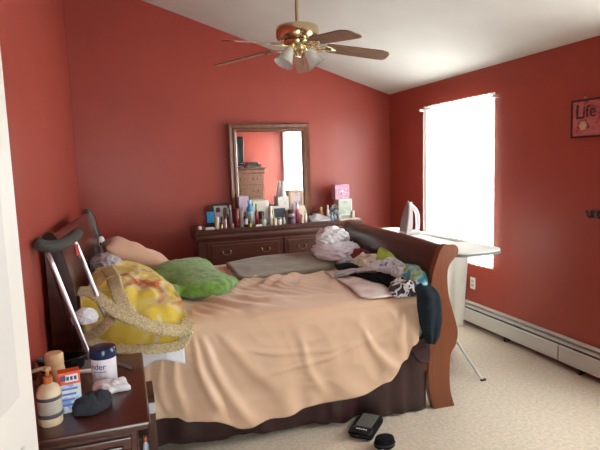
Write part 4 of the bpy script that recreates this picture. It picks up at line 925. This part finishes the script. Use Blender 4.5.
bottle('perfume_bottle', 'dark brown slim bottle right of the dark photo frame', 'bottle', 1.058, 5.55, .034, .20, ('slim_brown', 74, 34, 32), ('cap_silver', 170, 160, 158), .3)
bottle('spray_can', 'slim silver can at the left foot of mirror frame', 'can', 1.098, 5.60, .036, .225, ('can_silver', 160, 146, 142), ('cap_white', 214, 205, 200), .2, .6)
bottle('glass_votive', 'low clear glass dish at the left foot of mirror frame', 'dish', 1.075, 5.45, .055, .045, ('glass_grey', 128, 104, 98), neck=None, rough=.1)
bottle('hair_spray', 'dark red cylinder can below the mirror left side', 'can', 1.137, 5.47, .066, .20, ('can_red', 112, 20, 32), ('can_red_top', 92, 16, 28), .12, None)
bottle('white_tube', 'white upright tube right of the dark red can', 'tube', 1.192, 5.46, .034, .165, ('tube_white', 220, 205, 196), ('cap_pale', 206, 190, 180), .25, None)
bottle('white_tube', 'white bottle behind the white upright tube', 'bottle', 1.238, 5.62, .038, .20, ('bottle_white', 222, 216, 220), ('cap_pale', 206, 190, 180), .2)
bottle('syrup_bottle', 'brown glass bottle with a lavender label on the dresser', 'bottle', 1.226, 5.43, .043, .158, ('glass_brown', 52, 20, 22), ('cap_brown', 60, 30, 30), .15, .45, ('label_lav', 184, 172, 200))
boxthing('gift_box', 'tall lavender box standing against the mirror glass', 'box', 1.270, 5.70, Z, .115, .05, .31, plain('lavender', 190, 170, 192))
bottle('mouthwash_bottle', 'bright blue bottle before the lavender box', 'bottle', 1.312, 5.58, .078, .275, ('bottle_blue', 70, 165, 205), ('cap_blue', 150, 200, 225), .15, .4, ('label_sky', 160, 215, 240))
bottle('perfume_bottle', 'gold perfume bottle right of the lavender labelled one', 'bottle', 1.293, 5.47, .034, .138, ('gold_glass', 150, 120, 60), ('cap_gold', 190, 160, 90), .3)
bottle('nail_polish', 'tiny yellow polish pot at the dresser front edge', 'pot', 1.265, 5.41, .033, .034, ('polish_yellow', 205, 200, 70), neck=None)
bottle('hot_sauce_bottle', 'slim red bottle with a green cap below the mirror', 'bottle', 1.353, 5.46, .040, .238, ('bottle_red', 140, 34, 36), ('cap_green', 130, 160, 60), .25)
boxthing('greeting_card', 'wide white card standing against the mirror glass', 'card', 1.468, 5.71, Z, .185, .012, .255, plain('card_white', 222, 216, 204))
boxthing('soap_bar', 'white flat bar lying before the brown jar', 'soap', 1.36, 5.415, Z, .07, .035, .02, plain('bar_white', 206, 196, 200))
bottle('brown_jar', 'dark brown jar before the wide white card', 'jar', 1.427, 5.55, .062, .145, ('jar_brown', 70, 32, 30), ('lid_brown', 50, 22, 22), .25, None)
bottle('glass_jar', 'pale green glass jar at the dresser front edge below the mirror', 'jar', 1.412, 5.43, .074, .07, ('glass_green', 150, 165, 145), neck=None, rough=.1)
bottle('tall_bottle', 'tall slim white bottle below the middle of mirror', 'bottle', 1.506, 5.44, .040, .205, ('slim_white', 216, 212, 206), ('cap_slim', 226, 222, 216), .3, .6)
t, L_ = pframe('photo_frame', 'small white picture frame holding a dark landscape photo', 'photo frame', 1.668, 5.64, .185, .185, ('frame_white', 214, 204, 192), .026, ('photo_dark', 64, 72, 84))
boxthing('white_box', 'white patterned box behind the small white picture frame', 'box', 1.736, 5.74, Z, .128, .06, .285, patches('white_box_print', [(0.4, srgb(200, 190, 190)), (0.55, srgb(228, 222, 218)), (0.7, srgb(190, 200, 180))], 30, .6, 0, sheen=0))
fg = thing('figurine', 'tall tapering white figurine on the white patterned box', 'figurine', (1.743, 5.74, Z + .285))
link_mesh('figurine_body', lt([(0, 0), (.040, 0), (.042, .012), (.030, .06), (.024, .11), (.016, .135)], n=20), plain('porcelain', 226, 220, 220), fg, smooth='auto')
link_mesh('figurine_head', lt([(.010, .13), (.018, .145), (.019, .16), (.012, .178), (0, .182)], n=16), plain('porcelain_head', 222, 208, 204), fg, smooth=True)
bottle('cream_jar', 'small cream pot left of its taller twin at the dresser front', 'jar', 1.541, 5.42, .044, .075, ('pot_cream', 206, 196, 170), ('pot_lid', 190, 176, 140), .3, None)
bottle('cream_jar', 'small white pot with a grey lid at the dresser front', 'jar', 1.594, 5.42, .050, .080, ('pot_white', 216, 208, 204), ('pot_lid_grey', 120, 116, 116), .25, None)
bottle('green_bottle', 'little olive green bottle before the small white picture frame', 'bottle', 1.560, 5.55, .040, .15, ('bottle_olive', 140, 140, 92), ('cap_olive', 188, 180, 140), .3)
bottle('clear_bottle', 'clear grey bottle before the small white picture frame', 'bottle', 1.652, 5.45, .036, .108, ('bottle_clear', 168, 164, 166), ('cap_dark', 70, 64, 70), .3)
pmt = patches('purple_flower_print', [(0.40, srgb(206, 190, 178)), (0.50, srgb(206, 190, 190)), (0.58, srgb(150, 125, 170)), (0.7, srgb(120, 96, 150))], 10, .5, 0, detail=1, sheen=0)
t, L_ = pframe('picture_frame', 'beige framed purple flower picture leaning on the right of mirror', 'picture frame', 1.898, 5.72, .165, .345, ('frame_beige', 196, 160, 118), .022, mt=pmt, lean=4)
bottle('candle_jar', 'squat jar with a dark red lid before the purple flower picture', 'jar', 1.787, 5.60, .076, .142, ('jar_pale', 196, 186, 186), ('lid_darkred', 88, 34, 34), .3, None)
bottle('lotion_bottle', 'hot pink bottle with a white cap on the dresser', 'bottle', 1.822, 5.48, .042, .225, ('bottle_pink', 186, 62, 104), ('cap_white2', 224, 216, 216), .3)
bottle('jewellery_pot', 'low purple grey pot left of the hot pink bottle', 'pot', 1.745, 5.45, .080, .075, ('pot_purple', 112, 84, 108), ('pot_purple_lid', 70, 56, 70), .3, None)
cd = boxthing('greeting_card', 'white card tilted sideways right of the purple flower picture', 'card', 1.956, 5.62, Z + .012, .085, .008, .165, plain('card_cream', 216, 200, 182)); cd.rotation_euler = (math.radians(-8), math.radians(-12), 0)
bottle('white_bottle', 'slim white bottle below the tilted white card', 'bottle', 1.914, 5.47, .032, .135, ('slim_white2', 222, 214, 206), ('cap_slim2', 200, 190, 180), .25)
bottle('cream_tube', 'short cream tube left of the slim white bottle below the tilted card', 'tube', 1.862, 5.44, .032, .095, ('tube_cream', 206, 178, 150), ('tube_cap_pink', 190, 150, 150), .3, None)
surf_cloth('papers', 'loose grey white papers spread on the dresser right of mirror', 'papers', [(1.97, 5.45, Z + .02), (2.0, 5.62, Z + .05), (2.12, 5.66, Z + .06), (2.24, 5.58, Z + .03), (2.24, 5.46, Z + .02), (2.10, 5.42, Z + .018)], [(2.08, 5.55, Z + .06)], plain('paper_grey', 190, 192, 196), 83, fold=.014, floor=Z + .002, freq=8)
bo = blobs('hair_clip', [((0, 0, .022), (.042, .020, .022), .3), ((.03, .008, .03), (.022, .016, .018), 0)], M['black'], None, .006, .001); bo.location = (2.045, 5.585, Z + .05); tag(bo, 'black hair clip lying on the loose papers', 'hair clip')
bottle('candle', 'small amber glass candle behind the loose papers', 'candle', 2.191, 5.71, .050, .138, ('amber', 190, 140, 80), ('flame_cream', 226, 200, 150), .3)
bottle('white_bottle', 'white bottle behind the dark flower ornament', 'bottle', 2.272, 5.70, .042, .158, ('white_glass', 216, 206, 204), ('white_glass_cap', 196, 186, 180), .25)
orn = thing('flower_ornament', 'dark cluster of artificial flowers on the dresser right of mirror', 'ornament', (2.285, 5.55, Z))
link_mesh('vase', lt([(0, 0), (.028, 0), (.034, .02), (.030, .05), (.022, .06)], n=18), plain('vase_grey', 110, 118, 124), orn, smooth='auto')
random.seed(9)
for k in range(14):
    a = random.uniform(0, 2 * PI); rr = random.uniform(.01, .065); zz = random.uniform(.06, .16)
    p = Vector((rr * math.cos(a), rr * .6 * math.sin(a), zz)); bm = bmesh.new()
    for j in range(5): lathe(bm, [(0, 0), (.011, .002), (0, .006)], p + Vector((.010 * math.cos(j * 1.256), -.004, .010 * math.sin(j * 1.256))), 8, (0, -1, .4))
    link_mesh('flower', bm, plain(*random.choice([('fl_dark', 46, 44, 44), ('fl_green', 74, 82, 62), ('fl_grey', 120, 124, 128), ('fl_grey', 120, 124, 128), ('fl_pale', 176, 168, 164)])), orn)
    link_mesh('stem', tb([(0, 0, .05), (p.x * .5, p.y * .5, .05 + (zz - .05) * .6), tuple(p)], .0018, 5), plain('stem_dark', 40, 46, 34), orn)
sb = thing('keepsake_box', 'white edged square box with pale green face under the pink box', 'box', (2.456, 5.66, Z))
link_mesh('box_body', bx(-.085, .085, -.055, .055, 0, .222, bev=.003), plain('box_white', 212, 206, 196), sb)
link_mesh('box_face', bx(-.070, .070, -.058, -.054, .045, .208, bev=.001), patches('pale_green_face', [(0.4, srgb(150, 158, 146)), (0.55, srgb(178, 186, 172)), (0.7, srgb(160, 172, 160))], 14, .5, 0, sheen=0), sb)
link_mesh('label_panel', bx(-.055, .06, -.058, -.054, .008, .034), plain('box_tag', 150, 146, 138), sb)
pk = thing('pink_box', 'pink patterned box with a white swirl emblem atop the white edged box', 'box', (2.424, 5.665, Z + .2225))
pkm = patches('pink_box_print', [(0.42, srgb(182, 118, 148)), (0.52, srgb(192, 136, 164)), (0.62, srgb(206, 172, 190))], 40, .5, 0, sheen=0)
link_mesh('box_body', bx(-.090, .090, -.055, .055, 0, .172, bev=.003), pkm, pk)
bm = bmesh.new()
for k in range(4):
    c = Vector((.024 * math.cos(k * PI / 2 + .8), 0, .024 * math.sin(k * PI / 2 + .8))); pts = [c + Vector((.018 * math.cos(t), -.0585, .086 + .018 * math.sin(t))) for t in [i * 2 * PI / 18 for i in range(15)]]
    tube(bm, pts, .0085, 8, True, .5)
lathe(bm, [(0, 0), (.018, .001), (.016, .005), (0, .006)], (0, -.055, .086), 14, (0, -1, 0))
link_mesh('emblem', bm, plain('emblem_white', 240, 228, 232), pk)
bm = bmesh.new()
for sx in (-.009, .009): lathe(bm, [(0, 0), (.005, .0), (.004, .002), (0, .002)], (sx, -.0605, .080), 10, (0, -1, 0))
link_mesh('emblem', bm, plain('emblem_dark', 110, 60, 86), pk)
bottle('small_cup', 'small white cup right of the white edged box', 'cup', 2.545, 5.60, .045, .082, ('cup_white2', 206, 196, 184), neck=None)
pp = boxthing('envelope', 'white envelope lying flat at the right end of dresser', 'envelope', 2.42, 5.46, Z, .26, .11, .010, plain('envelope', 206, 196, 182), math.radians(4), bev=.002)
bottle('small_bottle', 'tiny blue grey bottle left of the dark flower ornament', 'bottle', 2.215, 5.44, .036, .09, ('bottle_bluegrey', 130, 150, 165), ('cap_grey2', 110, 112, 116), .3)
